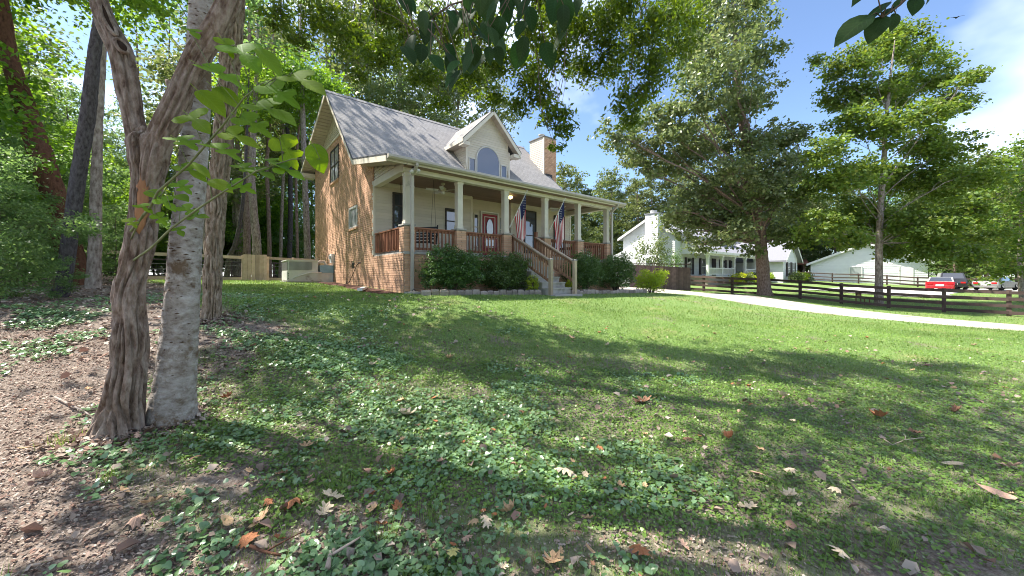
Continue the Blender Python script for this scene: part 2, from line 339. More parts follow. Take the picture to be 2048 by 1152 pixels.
def scatter(tv, tf, pos, nrm, size, roll):
    """copies of a leaf template (x across, y along, z normal) at pos, facing nrm"""
    n = len(pos); nrm = nrm / np.linalg.norm(nrm, axis=1, keepdims=True)
    a = np.where(np.abs(nrm[:, 2:3]) < .95, np.array([[0, 0, 1.]]), np.array([[1., 0, 0]]))
    x = np.cross(a, nrm); x /= np.linalg.norm(x, axis=1, keepdims=True); y = np.cross(nrm, x)
    c = np.cos(roll)[:, None]; s = np.sin(roll)[:, None]; x, y = x * c + y * s, -x * s + y * c
    sz = size[:, None, None]
    V = pos[:, None, :] + sz * (tv[None, :, 0:1] * x[:, None] + tv[None, :, 1:2] * y[:, None] + tv[None, :, 2:3] * nrm[:, None])
    Fc = tf[None] + (np.arange(n) * len(tv))[:, None, None]
    return V.reshape(-1, 3), Fc.reshape(-1, tf.shape[1])
T_RH = (np.array([(0, -.5, 0), (.3, 0, .06), (0, .5, 0), (-.3, 0, .06)]), np.array([(0, 1, 2), (0, 2, 3)]))
T_LAN = (np.array([(0, -.5, 0), (.19, -.05, .05), (0, .5, -.06), (-.19, -.05, .05)]), np.array([(0, 1, 2), (0, 2, 3)]))
T_OAK = (np.array([(0, -.55, 0), (.34, -.12, .05), (.22, .3, 0), (0, .55, -.04), (-.26, .26, .04), (-.32, -.15, 0)]), np.array([(0, 1, 2), (0, 2, 3), (0, 3, 4), (0, 4, 5)]))
def leafcloud(clumps, n, size, seed, tpl=T_RH, sub=26, subr=.34, flat=.6, upright=1.0, jit=.35):
    """leaves gathered in many small tufts spread through ellipsoid clumps (cx,cy,cz,rx,ry,rz)"""
    g = np.random.default_rng(seed); C = np.array(clumps, float)
    vol = (C[:, 3] * C[:, 4] * C[:, 5]) ** .75; vol /= vol.sum()
    P_, N_ = [], []
    for c, w in zip(C, vol):
        k = max(8, int(n * w)); d = g.normal(size=(sub, 3)); d /= np.linalg.norm(d, axis=1, keepdims=True)
        r = g.random(sub) ** .42
        cen = c[:3] + d * r[:, None] * c[3:6]
        wt = g.random(sub) ** .8 + .15; wt /= wt.sum(); which = g.choice(sub, k, p=wt)
        q = g.normal(size=(k, 3)) * np.array([1, 1, flat]) * (c[3:6] * subr * (.6 + .8 * g.random(sub)[which])[:, None]) * .62
        p = cen[which] + q; P_.append(p)
        nn = g.normal(size=(k, 3)) * .75 + np.array([0, 0, upright]) + d[which] * .45; N_.append(nn)
    p = np.vstack(P_); nn = np.vstack(N_); m = len(p)
    return scatter(tpl[0], tpl[1], p, nn, size * (1 - jit + 2 * jit * g.random(m)), g.random(m) * 6.283)

# bark-covered trunk with real furrows
def trunk(name, path, rad, mat, parent, n=40, per=.03, furrow=.12, fx=9, fz=1.3, seed=0, flare=0, knob=0):
    path = np.array([tuple(p) for p in path], float); rad = np.array(rad, float)
    L = np.concatenate([[0], np.cumsum(np.linalg.norm(np.diff(path, axis=0), axis=1))])
    m = max(4, int(L[-1] / per)); u = np.linspace(0, L[-1], m)
    def cat(y):               # smooth interpolation
        yi = np.interp(u, L, y); k = max(3, int(.12 / per) | 1); pad = np.pad(yi, k // 2, mode='edge'); return np.convolve(pad, np.ones(k) / k, 'valid')[:m]
    c = np.column_stack([cat(path[:, i]) for i in range(3)]); r = cat(rad)
    c[0] = path[0]; c[-1] = path[-1]
    d = np.gradient(c, axis=0); d /= np.linalg.norm(d, axis=1, keepdims=True)
    x = np.cross(d, np.array([0, 1., 0])); x /= np.linalg.norm(x, axis=1, keepdims=True); y = np.cross(d, x)
    a = np.linspace(0, 2 * math.pi, n, endpoint=False)
    ca, sa = np.cos(a), np.sin(a)
    dirs = ca[None, :, None] * x[:, None] + sa[None, :, None] * y[:, None]
    base = dirs * r[:, None, None]
    q = np.stack([ca[None] * r[:, None] * fx + seed * 7.3, sa[None] * r[:, None] * fx + 3.1, np.repeat(u[:, None] * fz, n, 1) + seed], -1)
    w = vnoise(np.stack([q[..., 0] * .25, q[..., 1] * .25, q[..., 2] * 2.5 + 50], -1)) - .5
    q[..., 0] += w * .9; q[..., 1] += w * .9
    n1 = vnoise(q * 2.2); rid = 1 - np.abs(2 * n1 - 1); n2 = vnoise(q * 4.7 + 17)
    big = vnoise(np.stack([ca[None] * .9 + seed * 3 + 0 * u[:, None], sa[None] * 1.3 + 0 * u[:, None], np.repeat(u[:, None] * 1.6, n, 1)], -1)) - .5
    disp = 1 - furrow * (.45 * rid ** 1.7 + .75 * smooth(.66, .97, rid)) + furrow * .45 * (n2 - .5) + (.10 + knob) * big
    if flare:
        lob = vnoise(np.stack([ca[None] * 1.6 + 5 + seed + 0 * u[:, None], sa[None] * 1.6 + 0 * u[:, None], 0 * q[..., 0] + 2.2], -1))
        disp += flare * np.exp(-u / .22)[:, None] * (.35 + 1.3 * lob)
    V = c[:, None] + base * disp[..., None]
    idx = np.arange(m * n).reshape(m, n)
    Fc = np.stack([idx[:-1], np.roll(idx[:-1], -1, 1), np.roll(idx[1:], -1, 1), idx[1:]], -1).reshape(-1, 4)
    o = bpy.data.objects.new(name, npmesh(name, V.reshape(-1, 3), Fc, mat, True)); return link(o, parent)
def limb(mb, a, b, r0, r1, rg, sag=.12, n=6, seg=6):
    a = Vector(a); b = Vector(b); L = (b - a).length; pts = []
    o1 = Vector((rg.uniform(-1, 1), rg.uniform(-1, 1), rg.uniform(.2, 1))) * L * sag
    for i in range(seg + 1):
        u = i / seg; p = a.lerp(b, u) + o1 * math.sin(u * math.pi) + Vector((rg.uniform(-1, 1), rg.uniform(-1, 1), rg.uniform(-1, 1))) * L * .02 * (0 < i < seg)
        pts.append(p)
    mb.tube(pts, [r0 + (r1 - r0) * i / seg for i in range(seg + 1)], n, False); return pts
def limbs_to(clumps, axis, r0, rg, mb, twigs=5, fmin=0.0):
    """a limb from the trunk line to each clump, and twigs inside it"""
    for c in clumps:
        z = c[2]; f = max(fmin, min(1.0, (z - axis[0][2]) / (axis[-1][2] - axis[0][2]) * .72))
        k = f * (len(axis) - 1); i = min(int(k), len(axis) - 2); a = Vector(axis[i]).lerp(Vector(axis[i + 1]), k - i)
        e = Vector(c[:3]); rr = r0 * (1 - .72 * f) * .2
        pts = limb(mb, a, e, rr, rr * .3, rg)
        for _ in range(twigs):
            q = pts[rg.randint(3, 6)]; e2 = e + Vector((rg.uniform(-1, 1) * c[3], rg.uniform(-1, 1) * c[4], rg.uniform(-.6, .9) * c[5])) * .85
            limb(mb, q, e2, rr * .26, rr * .07, rg, .08, 4, 4)

# ================================================================== THE SETTING
def axis(lo, hi, f0, f1, fine, grow=1.13, mx=14):
    a = list(np.arange(f0, f1 + fine / 2, fine)); st = fine
    while a[-1] < hi: st = min(st * grow, mx); a.append(a[-1] + st)
    st = fine; b = [f0]
    while b[-1] > lo: st = min(st * grow, mx); b.append(b[-1] - st)
    return np.array(b[:0:-1] + a)
def bumps(X, Y):
    return .035 * (vnoise(np.stack([X * 1.1, Y * 1.1, X * 0], -1)) - .5) + .016 * (vnoise(np.stack([X * 5, Y * 5, X * 0 + 4], -1)) - .5)
ax = axis(-420, 520, -9, 10, .13); ay = axis(-120, 620, .4, 14, .13)
GX, GY = np.meshgrid(ax, ay); GZ = H(GX, GY)
near = smooth(22, 12, np.hypot(GX, GY)); GZ = GZ + bumps(GX, GY) * near
nx, ny = len(ax), len(ay); idx = np.arange(nx * ny).reshape(ny, nx)
Fg = np.stack([idx[:-1, :-1], idx[:-1, 1:], idx[1:, 1:], idx[1:, :-1]], -1).reshape(-1, 4)
def HG(X, Y):                 # ground height with its small bumps
    return H(X, Y) + bumps(X, Y) * smooth(22, 12, np.hypot(X, Y))
m, nt, b = newmat('ground_soil_and_turf'); N = nt.nodes.new; L = nt.links.new
b.inputs['Roughness'].default_value = .95; b.inputs['Specular IOR Level'].default_value = .1
tco = N('ShaderNodeTexCoord')
def nz(sc, det=6, ro=.6, st=None):
    n = N('ShaderNodeTexNoise'); n.inputs['Scale'].default_value = sc; n.inputs['Detail'].default_value = det; n.inputs['Roughness'].default_value = ro
    L(tco.outputs['Object'], n.inputs['Vector']); return n
def ramp(src, st):
    r = N('ShaderNodeValToRGB'); e = r.color_ramp.elements
    while len(e) < len(st): e.new(.5)
    for k, (p, c) in zip(e, st): k.position = p; k.color = (*c, 1)
    L(src, r.inputs['Fac']); return r
turf = ramp(nz(26, 8).outputs['Fac'], [(.25, (.085, .145, .04)), (.5, (.145, .225, .065)), (.75, (.225, .285, .11))])
dry = ramp(nz(.9, 5).outputs['Fac'], [(.54, (0, 0, 0)), (.72, (.8, .8, .8))])
tm = N('ShaderNodeMixRGB'); tm.inputs['Color2'].default_value = (.25, .235, .10, 1); L(dry.outputs['Color'], tm.inputs['Fac']); L(turf.outputs['Color'], tm.inputs['Color1'])
soil = ramp(nz(34, 9, .7).outputs['Fac'], [(.28, (.06, .044, .035)), (.42, (.155, .12, .098)), (.56, (.24, .195, .165)), (.72, (.36, .31, .275))])
bare = ramp(nz(.75, 6).outputs['Fac'], [(.60, (0, 0, 0)), (.70, (1, 1, 1))])
at = N('ShaderNodeAttribute'); at.attribute_name = 'litter'
ad = N('ShaderNodeMath'); ad.operation = 'ADD'; ad.use_clamp = True; L(at.outputs['Fac'], ad.inputs[0]); L(bare.outputs['Color'], ad.inputs[1])
gm = N('ShaderNodeMixRGB'); L(ad.outputs[0], gm.inputs['Fac']); L(tm.outputs['Color'], gm.inputs['Color1']); L(soil.outputs['Color'], gm.inputs['Color2'])
L(gm.outputs['Color'], b.inputs['Base Color'])
bu = N('ShaderNodeBump'); bu.inputs['Strength'].default_value = .8; bu.inputs['Distance'].default_value = .03; L(nz(45, 8).outputs['Fac'], bu.inputs['Height']); L(bu.outputs['Normal'], b.inputs['Normal'])
me = npmesh('ground', np.stack([GX, GY, GZ], -1).reshape(-1, 3), Fg, m, True)
la = me.attributes.new('litter', 'FLOAT', 'POINT'); la.data.foreach_set('value', np.maximum(litter_mask(GX, GY), .8 * smooth(7.5, 5.0, GY) * smooth(-2.5, -1, GY) * (.55 + .9 * vnoise(np.stack([GX * 3.1, GY * 3.1, GX * 0 + 6], -1)))).clip(0, 1).ravel().astype(np.float32))
ground = link(bpy.data.objects.new('ground', me)); ground['kind'] = 'structure'

def strip(name, A, B, mat, lift=.03, na=70, nb=10):
    A = np.array(A, float); B = np.array(B, float)
    def rs(p):
        l = np.concatenate([[0], np.cumsum(np.linalg.norm(np.diff(p, axis=0), axis=1))]); u = np.linspace(0, l[-1], na)
        q = np.column_stack([np.interp(u, l, p[:, i]) for i in (0, 1)]); k = 7
        for i in (0, 1): q[:, i] = np.convolve(np.pad(q[:, i], k // 2, mode='edge'), np.ones(k) / k, 'valid')
        return q
    a, c = rs(A), rs(B); w = np.linspace(0, 1, nb)[None, :, None]
    p = a[:, None] * (1 - w) + c[:, None] * w
    e = (vnoise(np.stack([p[..., 0] * 1.5, p[..., 1] * 1.5, p[..., 0] * 0], -1)) - .5) * .5
    edge = np.where((np.arange(nb) == 0) | (np.arange(nb) == nb - 1), 1.0, 0.0)[None]
    p[..., 1] += e * edge
    z = H(p[..., 0], p[..., 1]) + lift; z = z - edge * (lift + .02)
    V = np.concatenate([p, z[..., None]], -1).reshape(-1, 3); ii = np.arange(na * nb).reshape(na, nb)
    Fc = np.stack([ii[:-1, :-1], ii[:-1, 1:], ii[1:, 1:], ii[1:, :-1]], -1).reshape(-1, 4)
    o = link(bpy.data.objects.new(name, npmesh(name, V, Fc, mat, True))); o['kind'] = 'structure'; return o
DR_N = [(40, -12), (28, 0), (16.65, 12.0), (14.5, 14.2), (12.3, 15.9), (9.4, 17.2), (7.6, 18.6), (6.2, 21), (3.2, 26), (0, 31)]
DR_F = [(46, -10), (33, 2), (18.9, 13.6), (18.2, 16.4), (17.4, 19.6), (16.4, 22.2), (14.6, 25.2), (12.6, 28.4), (9.5, 33), (6, 38)]
strip('driveway', DR_N, DR_F, 'gravel', .045)
strip('neighbour_driveway', [(36, 26), (38, 32), (44, 36), (62, 36)], [(25, 34), (33, 37.5), (44, 42), (64, 44)], 'street', .06)
def in_drive(X, Y):
    n = np.interp(X, [p[0] for p in DR_N[::-1]], [p[1] for p in DR_N[::-1]]); f = np.interp(X, [p[0] for p in DR_F[::-1]], [p[1] for p in DR_F[::-1]])
    return (X > 6) & (Y > n - .1) & (Y < f + .1)
# planting bed in front of the porch: mulch sheet
BED = [(0.1, -1.15), (.8, -1.32), (2.2, -1.45), (3.6, -1.6), (4.15, -1.75)]
BED2 = [(5.6, -1.75), (6.6, -1.62), (8.2, -1.55), (10.2, -1.5), (11.6, -1.1)]
for nm, B in (('mulch_bed', BED), ('mulch_bed', BED2)):
    A = [(W(t, -.02).x, W(t, -.02).y) for t, s in B]; C = [(W(t, s).x, W(t, s).y) for t, s in B]
    strip(nm, C, A, 'mulch', .05, 24, 6)
# bare strip of litter beside the brick gable wall
strip('dirt_strip', [(W(-.9, s).x, W(-.9, s).y) for s in (-.6, 2, 4, 6, 8)], [(W(.05, s).x, W(.05, s).y) for s in (-.6, 2, 4, 6, 8)], 'mulch', .02, 24, 6)

# ------------------------------------------------------------------ grass, ground cover, litter (nobody could count these)
def wedge(n, y0, y1, p=1.0, xl=-1.5, xr=1.5):
    u = npr.random(n); Y = (y0 ** p + u * (y1 ** p - y0 ** p)) ** (1 / p); X = Y * (xl + (xr - xl) * npr.random(n)); return X, Y
def on_house(X, Y, pad=.15):
    dx = X - CX; dy = Y - CY; t = dx * UX.x + dy * UX.y; s = dx * UY.x + dy * UY.y
    bed = ((t > 0) & (t < 11.6) & (s > -1.6)) | ((t > 4) & (t < 5.7) & (s > -2.4))
    return ((t > -.9) & (t < 11) & (s > -.6) & (s < 13)) | bed & (s < 13)
blade_v = np.array([(-.045, 0, 0), (.045, 0, 0), (0, 1, 0)]); blade_f = np.array([(0, 1, 2)])
def blades(name, X, Y, h, w, mat='grass'):
    n = len(X); Z = HG(X, Y); a = npr.random(n) * 6.283; le = npr.normal(size=(n, 2)) * .38
    d = np.column_stack([le, np.ones(n)]); d /= np.linalg.norm(d, axis=1, keepdims=True)
    x = np.column_stack([np.cos(a), np.sin(a), np.zeros(n)]) * (w * (.7 + .6 * npr.random(n)))[:, None]
    p = np.column_stack([X, Y, Z - .005]); hh = (h * (.5 + npr.random(n)))[:, None]
    V = np.stack([p - x, p + x, p + d * hh], 1).reshape(-1, 3); Fc = np.arange(3 * n).reshape(-1, 3)
    return V, Fc
def join(parts):
    V, Fc, o = [], [], 0
    for v, f in parts: V.append(v); Fc.append(f + o); o += len(v)
    return np.vstack(V), np.vstack(Fc)
gp = []
X, Y = wedge(90000, 1.2, 6.5, 1.6); k = (litter_mask(X, Y) + .55 * npr.random(len(X)) < .9) & (vnoise(np.stack([X * 1.6, Y * 1.6, X * 0 + 8], -1)) + .2 * npr.random(len(X)) > .46); X, Y = X[k], Y[k]
gp.append(blades('g', X, Y, np.full(len(X), .055), np.full(len(X), .0022)))
X, Y = wedge(95000, 5.5, 13, 1.6); k = (litter_mask(X, Y) < .3 + .5 * npr.random(len(X))) & ~on_house(X, Y) & ~in_drive(X, Y); X, Y = X[k], Y[k]
gp.append(blades('g', X, Y, np.full(len(X), .055), np.full(len(X), .005)))
X, Y = wedge(110000, 10, 34, 1.3, -1.5, 1.6); k = (litter_mask(X, Y) < .3 + .5 * npr.random(len(X))) & ~on_house(X, Y) & ~in_drive(X, Y); X, Y = X[k], Y[k]
gp.append(blades('g', X, Y, np.full(len(X), .06), np.full(len(X), .013)))
tx, ty = wedge(46, 1.5, 6, 1.4); tx, ty = np.repeat(tx, 60), np.repeat(ty, 60)     # tufts
X, Y = tx + npr.normal(size=len(tx)) * .04, ty + npr.normal(size=len(tx)) * .04
gp.append(blades('g', X, Y, np.full(len(X), .10), np.full(len(X), .0025)))
V, Fc = join(gp); o = link(bpy.data.objects.new('grass', npmesh('grass', V, Fc, 'grass'))); tag(o, 'short green lawn grass in front of the brick house', 'grass', kind='stuff')

heart = fan([(0, 0), (.26, -.12), (.48, .08), (.46, .42), (.26, .74), (0, .98), (-.26, .74), (-.46, .42), (-.48, .08), (-.26, -.12)], lambda x, y: .18 * abs(x))
heart5 = (np.array([(0, 0, 0), (.48, .06, .1), (.3, .7, .04), (0, .98, 0), (-.3, .7, .04), (-.48, .06, .1)]), np.array([(0, 1, 2), (0, 2, 3), (0, 3, 4), (0, 4, 5)]))
def cover(n, y0, y1, p, size, tpl, keep, xl=-1.45, xr=1.45):
    X, Y = wedge(n, y0, y1, p, xl, xr); k = keep(X, Y) & ~on_house(X, Y); X, Y = X[k], Y[k]; n = len(X)
    Z = HG(X, Y) + .008 + .035 * npr.random(n) * (size / .035)
    nn = npr.normal(size=(n, 3)) * .33 + np.array([0, -.12, 1.0])
    return scatter(tpl[0], tpl[1], np.column_stack([X, Y, Z]), nn, size * (.4 + 1.0 * npr.random(n) ** 1.4), npr.random(n) * 6.283)
def patch(X, Y, f, o): return vnoise(np.stack([X * f + o, Y * f, X * 0 + o], -1))
def k_green(X, Y): return (patch(X, Y, .9, 2) + .6 * patch(X, Y, 2.7, 5) + .35 * npr.random(len(X)) - 1.05 * litter_mask(X, Y) - .05 * np.maximum(Y - 5.2, 0) ** 1.4 + .46 * smooth(1.6, 3.2, Y) + .14 * smooth(-.5, 2, X) > .92)
def k_viol(X, Y):
    lm = litter_mask(X, Y); bx = np.where(Y < 6.5, -.70 * Y, -4.55 - (Y - 6.5) * 1.2); band = np.exp(-((X - bx - .9) / 1.7) ** 2) * 1.15
    return (patch(X, Y, 1.1, 12) * .8 + .5 * patch(X, Y, 3.1, 15) + .3 * npr.random(len(X)) + .40 * band + .20 * smooth(1.8, 3.0, Y) > 1.33)
V, Fc = join([cover(120000, 1.2, 5.6, 1.6, .0225, heart5, k_green), cover(95000, 4.5, 11.0, 1.6, .032, (T_RH[0] * np.array([1.5, 1, 1]), T_RH[1]), k_green)])
o = link(bpy.data.objects.new('ground_cover', npmesh('ground_cover', V, Fc, 'lf_cover'))); tag(o, 'low green clover-like ground cover spread through the lawn', 'ground cover', kind='stuff')
V, Fc = join([cover(64000, 1.1, 5.5, 1.5, .033, heart, k_viol, -1.5, .6), cover(34000, 4.5, 9.0, 1.6, .040, heart5, k_viol, -1.5, .1)])
o = link(bpy.data.objects.new('violet_leaves', npmesh('violet_leaves', V, Fc, 'lf_violet'))); tag(o, 'pale blue-green heart-shaped leaves carpeting the shade around the trunks', 'ground cover', kind='stuff')
chip = (np.array([(-.5, -.2, 0), (.1, -.26, .12), (.5, .02, 0), (.05, .25, .1), (-.45, .16, .04)]), np.array([(0, 1, 2), (0, 2, 3), (0, 3, 4)]))
def litter_pts(n, y0, y1, p, size, thr, xl=-1.5, xr=1.45):
    X, Y = wedge(n, y0, y1, p, xl, xr); k = (litter_mask(X, Y) > thr * npr.random(len(X))) & ~on_house(X, Y); X, Y = X[k], Y[k]; n = len(X)
    nn = npr.normal(size=(n, 3)) * .35 + np.array([0, 0, 1.0])
    return scatter(chip[0], chip[1], np.column_stack([X, Y, HG(X, Y) + .006 + .008 * npr.random(n)]), nn, size * (.35 + 1.1 * npr.random(n) ** 2), npr.random(n) * 6.283)
def loose_pts(n):              # single curled leaf bits strewn over the lawn
    X, Y = wedge(n, 1.4, 9, 1.5, -1.4, 1.4); k = (patch(X, Y, .8, 31) + .5 * npr.random(n) > .78) & ~on_house(X, Y); X, Y = X[k], Y[k]; n = len(X); nn = npr.normal(size=(n, 3)) * .4 + np.array([0, 0, 1.0])
    return scatter(chip[0] * np.array([1, 1.5, 2.2]), chip[1], np.column_stack([X, Y, HG(X, Y) + .035]), nn, .03 + .06 * npr.random(n) ** 1.5, npr.random(n) * 6.283)
def ring_pts(cx, cy, r, n):   # litter gathered against a trunk
    a = npr.random(n) * 6.283; q = r + np.abs(npr.normal(size=n)) * .16; X = cx + np.cos(a) * q; Y = cy + np.sin(a) * q; nn = npr.normal(size=(n, 3)) * .5 + np.array([0, 0, 1.0])
    return scatter(chip[0], chip[1], np.column_stack([X, Y, HG(X, Y) + .01 + .05 * npr.random(n) * np.exp(-(q - r) / .08)]), nn, .05 * (.4 + 1.0 * npr.random(n)), npr.random(n) * 6.283)
V, Fc = join([ring_pts(-3.15, 2.95, .14, 900), ring_pts(-2.98, 3.2, .16, 900), ring_pts(-4.83, 5.9, .16, 900), litter_pts(120000, 1.0, 5, 1.6, .023, .8), litter_pts(30000, 4, 20, 1.3, .075, .9, -1.55, .2), loose_pts(1500)])
o = link(bpy.data.objects.new('leaf_litter', npmesh('leaf_litter', V, Fc, 'litter'))); tag(o, 'crumbled brown leaf litter and bark bits around the trunks', 'leaf litter', kind='stuff')

# ================================================================== THE BRICK HOUSE  (local x = t, y = s, z from the base)
ZB = 0.95
OFF = (0, 0, -ZB)
house = empty('brick_house', W(0, 0, ZB), YAW, 'brick and cream siding house with grey shingle roof and railed front porch', 'house')
def hb(mb, name, mat, parent=None, smooth=False): return mb.build(name, mat, parent or house, smooth, OFF)
ZF, ZC = 2.36, 5.02           # porch floor and ceiling
HL, WS, HR_ = 10.4, 2.6, 12.4 # house length, front wall, rear wall
RID = (6.97, 9.79); KNK = (2.83, 5.75); EAV = (-.45, 5.08); REA = (12.9, 7.55)
def zmain(s): return RID[1] - (RID[1] - KNK[1]) / (RID[0] - KNK[0]) * (RID[0] - s)
def zporch(s): return EAV[1] + (KNK[1] - EAV[1]) / (KNK[0] - EAV[0]) * (s - EAV[0])
def zroof(s): return zporch(s) if s < KNK[0] else (zmain(s) if s < RID[0] else RID[1] + (REA[1] - RID[1]) / (REA[0] - RID[0]) * (s - RID[0]))

# ---- brick gable wall (mortar backing with the bricks laid over it)
BR_L, BR_H, JT = .203, .0655, .0105
brick_me = {}
def brick_mesh(w, d, h):
    k = (round(w, 3), round(d, 3), round(h, 3))
    if k not in brick_me: brick_me[k] = MB().box(-w / 2, w / 2, -d / 2, d / 2, -h / 2, h / 2).mesh('brick', 'brick')
    return brick_me[k]
left_wall = hb(MB().ext([(0.03, WS, .3), (0.03, HR_, .3), (0.03, HR_, zroof(HR_) - .12), (.03, RID[0], RID[1] - .12), (.03, KNK[0], KNK[1] - .12), (.03, WS, zporch(WS) - .12)][::-1], (.25, 0, 0)), 'gable_wall', 'mortar')
found_l = hb(MB().box(.03, .3, -.10, WS - .001, .3, 2.28), 'foundation_wall', 'mortar')
found_f = hb(MB().box(.301, HL, -.10, .15, .3, 2.28), 'foundation_wall', 'mortar')
rear_wall = hb(MB().box(.28, HL - .25, HR_ - .25, HR_, .3, zroof(HR_) - .14), 'rear_wall', 'brick')
right_wall = hb(MB().ext([(HL, WS, .3), (HL, HR_, .3), (HL, HR_, zroof(HR_) - .12), (HL, RID[0], RID[1] - .12), (HL, KNK[0], KNK[1] - .12), (HL, WS, zporch(WS) - .12)], (-.25, 0, 0)), 'gable_wall', 'brick')
openings = [(7.28, 8.83, 6.02, 7.72), (4.47, 5.62, 3.50, 4.50), (4.86, 5.28, 1.92, 2.18)]
near_bricks, far = [], MB()
def lay(plane, a0, a1, z0, z1, fix, ok, par, dep=.05):
    row = 0; z = z0
    while z < z1:
        a = a0 - (BR_L + JT) * (.5 if row % 2 else 0)
        while a < a1:
            x0, x1 = max(a, a0), min(a + BR_L, a1); zz = z + BR_H / 2
            if x1 - x0 > .04 and ok((x0 + x1) / 2, zz):
                pr = rnd.uniform(-.003, .004)
                c = (fix - pr + dep / 2, (x0 + x1) / 2, zz) if plane == 't' else ((x0 + x1) / 2, fix - pr + dep / 2, zz)
                near_bricks.append((c, x1 - x0, plane, par, dep))
            a += BR_L + JT
        z += BR_H + JT; row += 1
def ok_gable(s, z):
    if z > 8.0 or z > zroof(s) - .16: return False
    return not any(o[0] - .02 < s < o[1] + .02 and o[2] - .02 < z < o[3] + .02 for o in openings)
lay('t', WS, HR_, .95, 8.05, 0.0, ok_gable, left_wall)
lay('t', -.10, WS, .80, 2.28, 0.0, lambda s, z: True, found_l)
lay('s', .05, HL, .70, 2.28, -.13, lambda t, z: not (4.2 < t < 5.6), found_f)
camv = Vector((0, 0, CAMZ)); hm = house.matrix_basis
near_bricks.sort(key=lambda q: (W(q[0][0], q[0][1], q[0][2]) - camv).length)
groups = {}
for i, (c, w, pl, par, dep) in enumerate(near_bricks):
    if i < 170 and w > .1:
        o = bpy.data.objects.new('brick', brick_mesh(dep if pl == 't' else w, w if pl == 't' else dep, BR_H)); o.location = (c[0], c[1], c[2] - ZB); link(o, par)
    else:
        a, d = (dep / 2, w / 2) if pl == 't' else (w / 2, dep / 2)
        groups.setdefault(par.name, (par, MB()))[1].box(c[0] - a, c[0] + a, c[1] - d, c[1] + d, c[2] - BR_H / 2, c[2] + BR_H / 2)
for par, mb in groups.values(): hb(mb, 'brickwork', 'brick', par)['kind'] = 'stuff'

# ---- lap siding: every board is a piece
def boards(par, plane, a0, a1, z0, z1, fix, exp=.112, lim=None, d=1, mat='siding'):
    """boards on plane t=fix or s=fix facing the negative side; lim(z) gives the clipped ends"""
    z = z0
    while z < z1 - .01:
        h = min(exp, z1 - z); l0, l1 = (a0, a1) if lim is None else lim(z + h * .5)
        l0, l1 = max(a0, l0), min(a1, l1)
        if l1 - l0 > .06:
            q = [(fix, z), (fix - .034 * d, z), (fix - .008 * d, z + h + .010), (fix, z + h + .008)]
            if plane == 's': mb = MB().ext([(l0, a, b) for a, b in q], (l1 - l0, 0, 0))
            else: mb = MB().ext([(a, l0, b) for a, b in q], (0, l1 - l0, 0))
            hb(mb, 'siding_board', mat, par)
        z += exp
# gable triangle above the bricks
def lim_gable(z):
    return (RID[0] - (RID[1] - .15 - z) / .976, RID[0] + (RID[1] - .15 - z) / .378)
boards(left_wall, 't', WS, HR_, 8.06, 9.7, -.002, lim=lim_gable)
hb(MB().box(-.045, .0, 5.2, 11.5, 8.0, 8.06), 'trim_board', 'trim', left_wall)
# porch back wall: two forward sections and the recess with the door
porch_wall = hb(MB().box(.29, 4.2, WS, WS + .2, ZF, 5.6), 'porch_wall', 'trim')
boards(porch_wall, 's', .08, 4.12, ZF, ZC, WS)
pw2 = hb(MB().box(4.2, 6.33, 3.0, 3.2, ZF, 5.6), 'porch_wall', 'trim'); boards(pw2, 's', 4.22, 6.31, ZF, ZC, 3.0)
pw3 = hb(MB().box(6.33, HL - .26, WS, WS + .2, ZF, 5.6), 'porch_wall', 'trim'); boards(pw3, 's', 6.43, HL - .08, ZF, ZC, WS)
for t0, t1, s0, s1, par in ((0.0, .08, WS - .035, WS + .1, porch_wall), (4.12, 4.22, WS - .035, 2.999, porch_wall), (6.31, 6.43, WS - .035, 2.999, pw3), (HL - .08, HL + .01, WS - .035, WS + .1, pw3)):
    hb(MB().box(t0, t1, s0, s1, ZF, ZC), 'corner_board', 'trim', par)
hb(MB().box(.08, 4.12, WS - .05, WS - .026, ZC - .13, ZC), 'frieze_board', 'trim', porch_wall)
hb(MB().box(6.43, HL - .08, WS - .05, WS - .026, ZC - .13, ZC), 'frieze_board', 'trim', pw3)
# porch ends above the side beams
for fix, d, tx in ((.06, 1, 'l'), (HL - .05, -1, 'r')):
    w = hb(MB().ext([(fix + .03 * d, .1, ZC - .02), (fix + .03 * d, WS - .04, ZC - .02), (fix + .03 * d, WS - .04, zporch(WS) - .13), (fix + .03 * d, .1, zporch(.1) - .13)], (.08 * d, 0, 0)), 'porch_end_wall', 'trim')
    boards(w, 't', .1, WS - .04, 4.97, 5.58, fix, lim=lambda z: (max(.1, EAV[0] + (z + .17 - EAV[1]) / .204), 9), d=d)

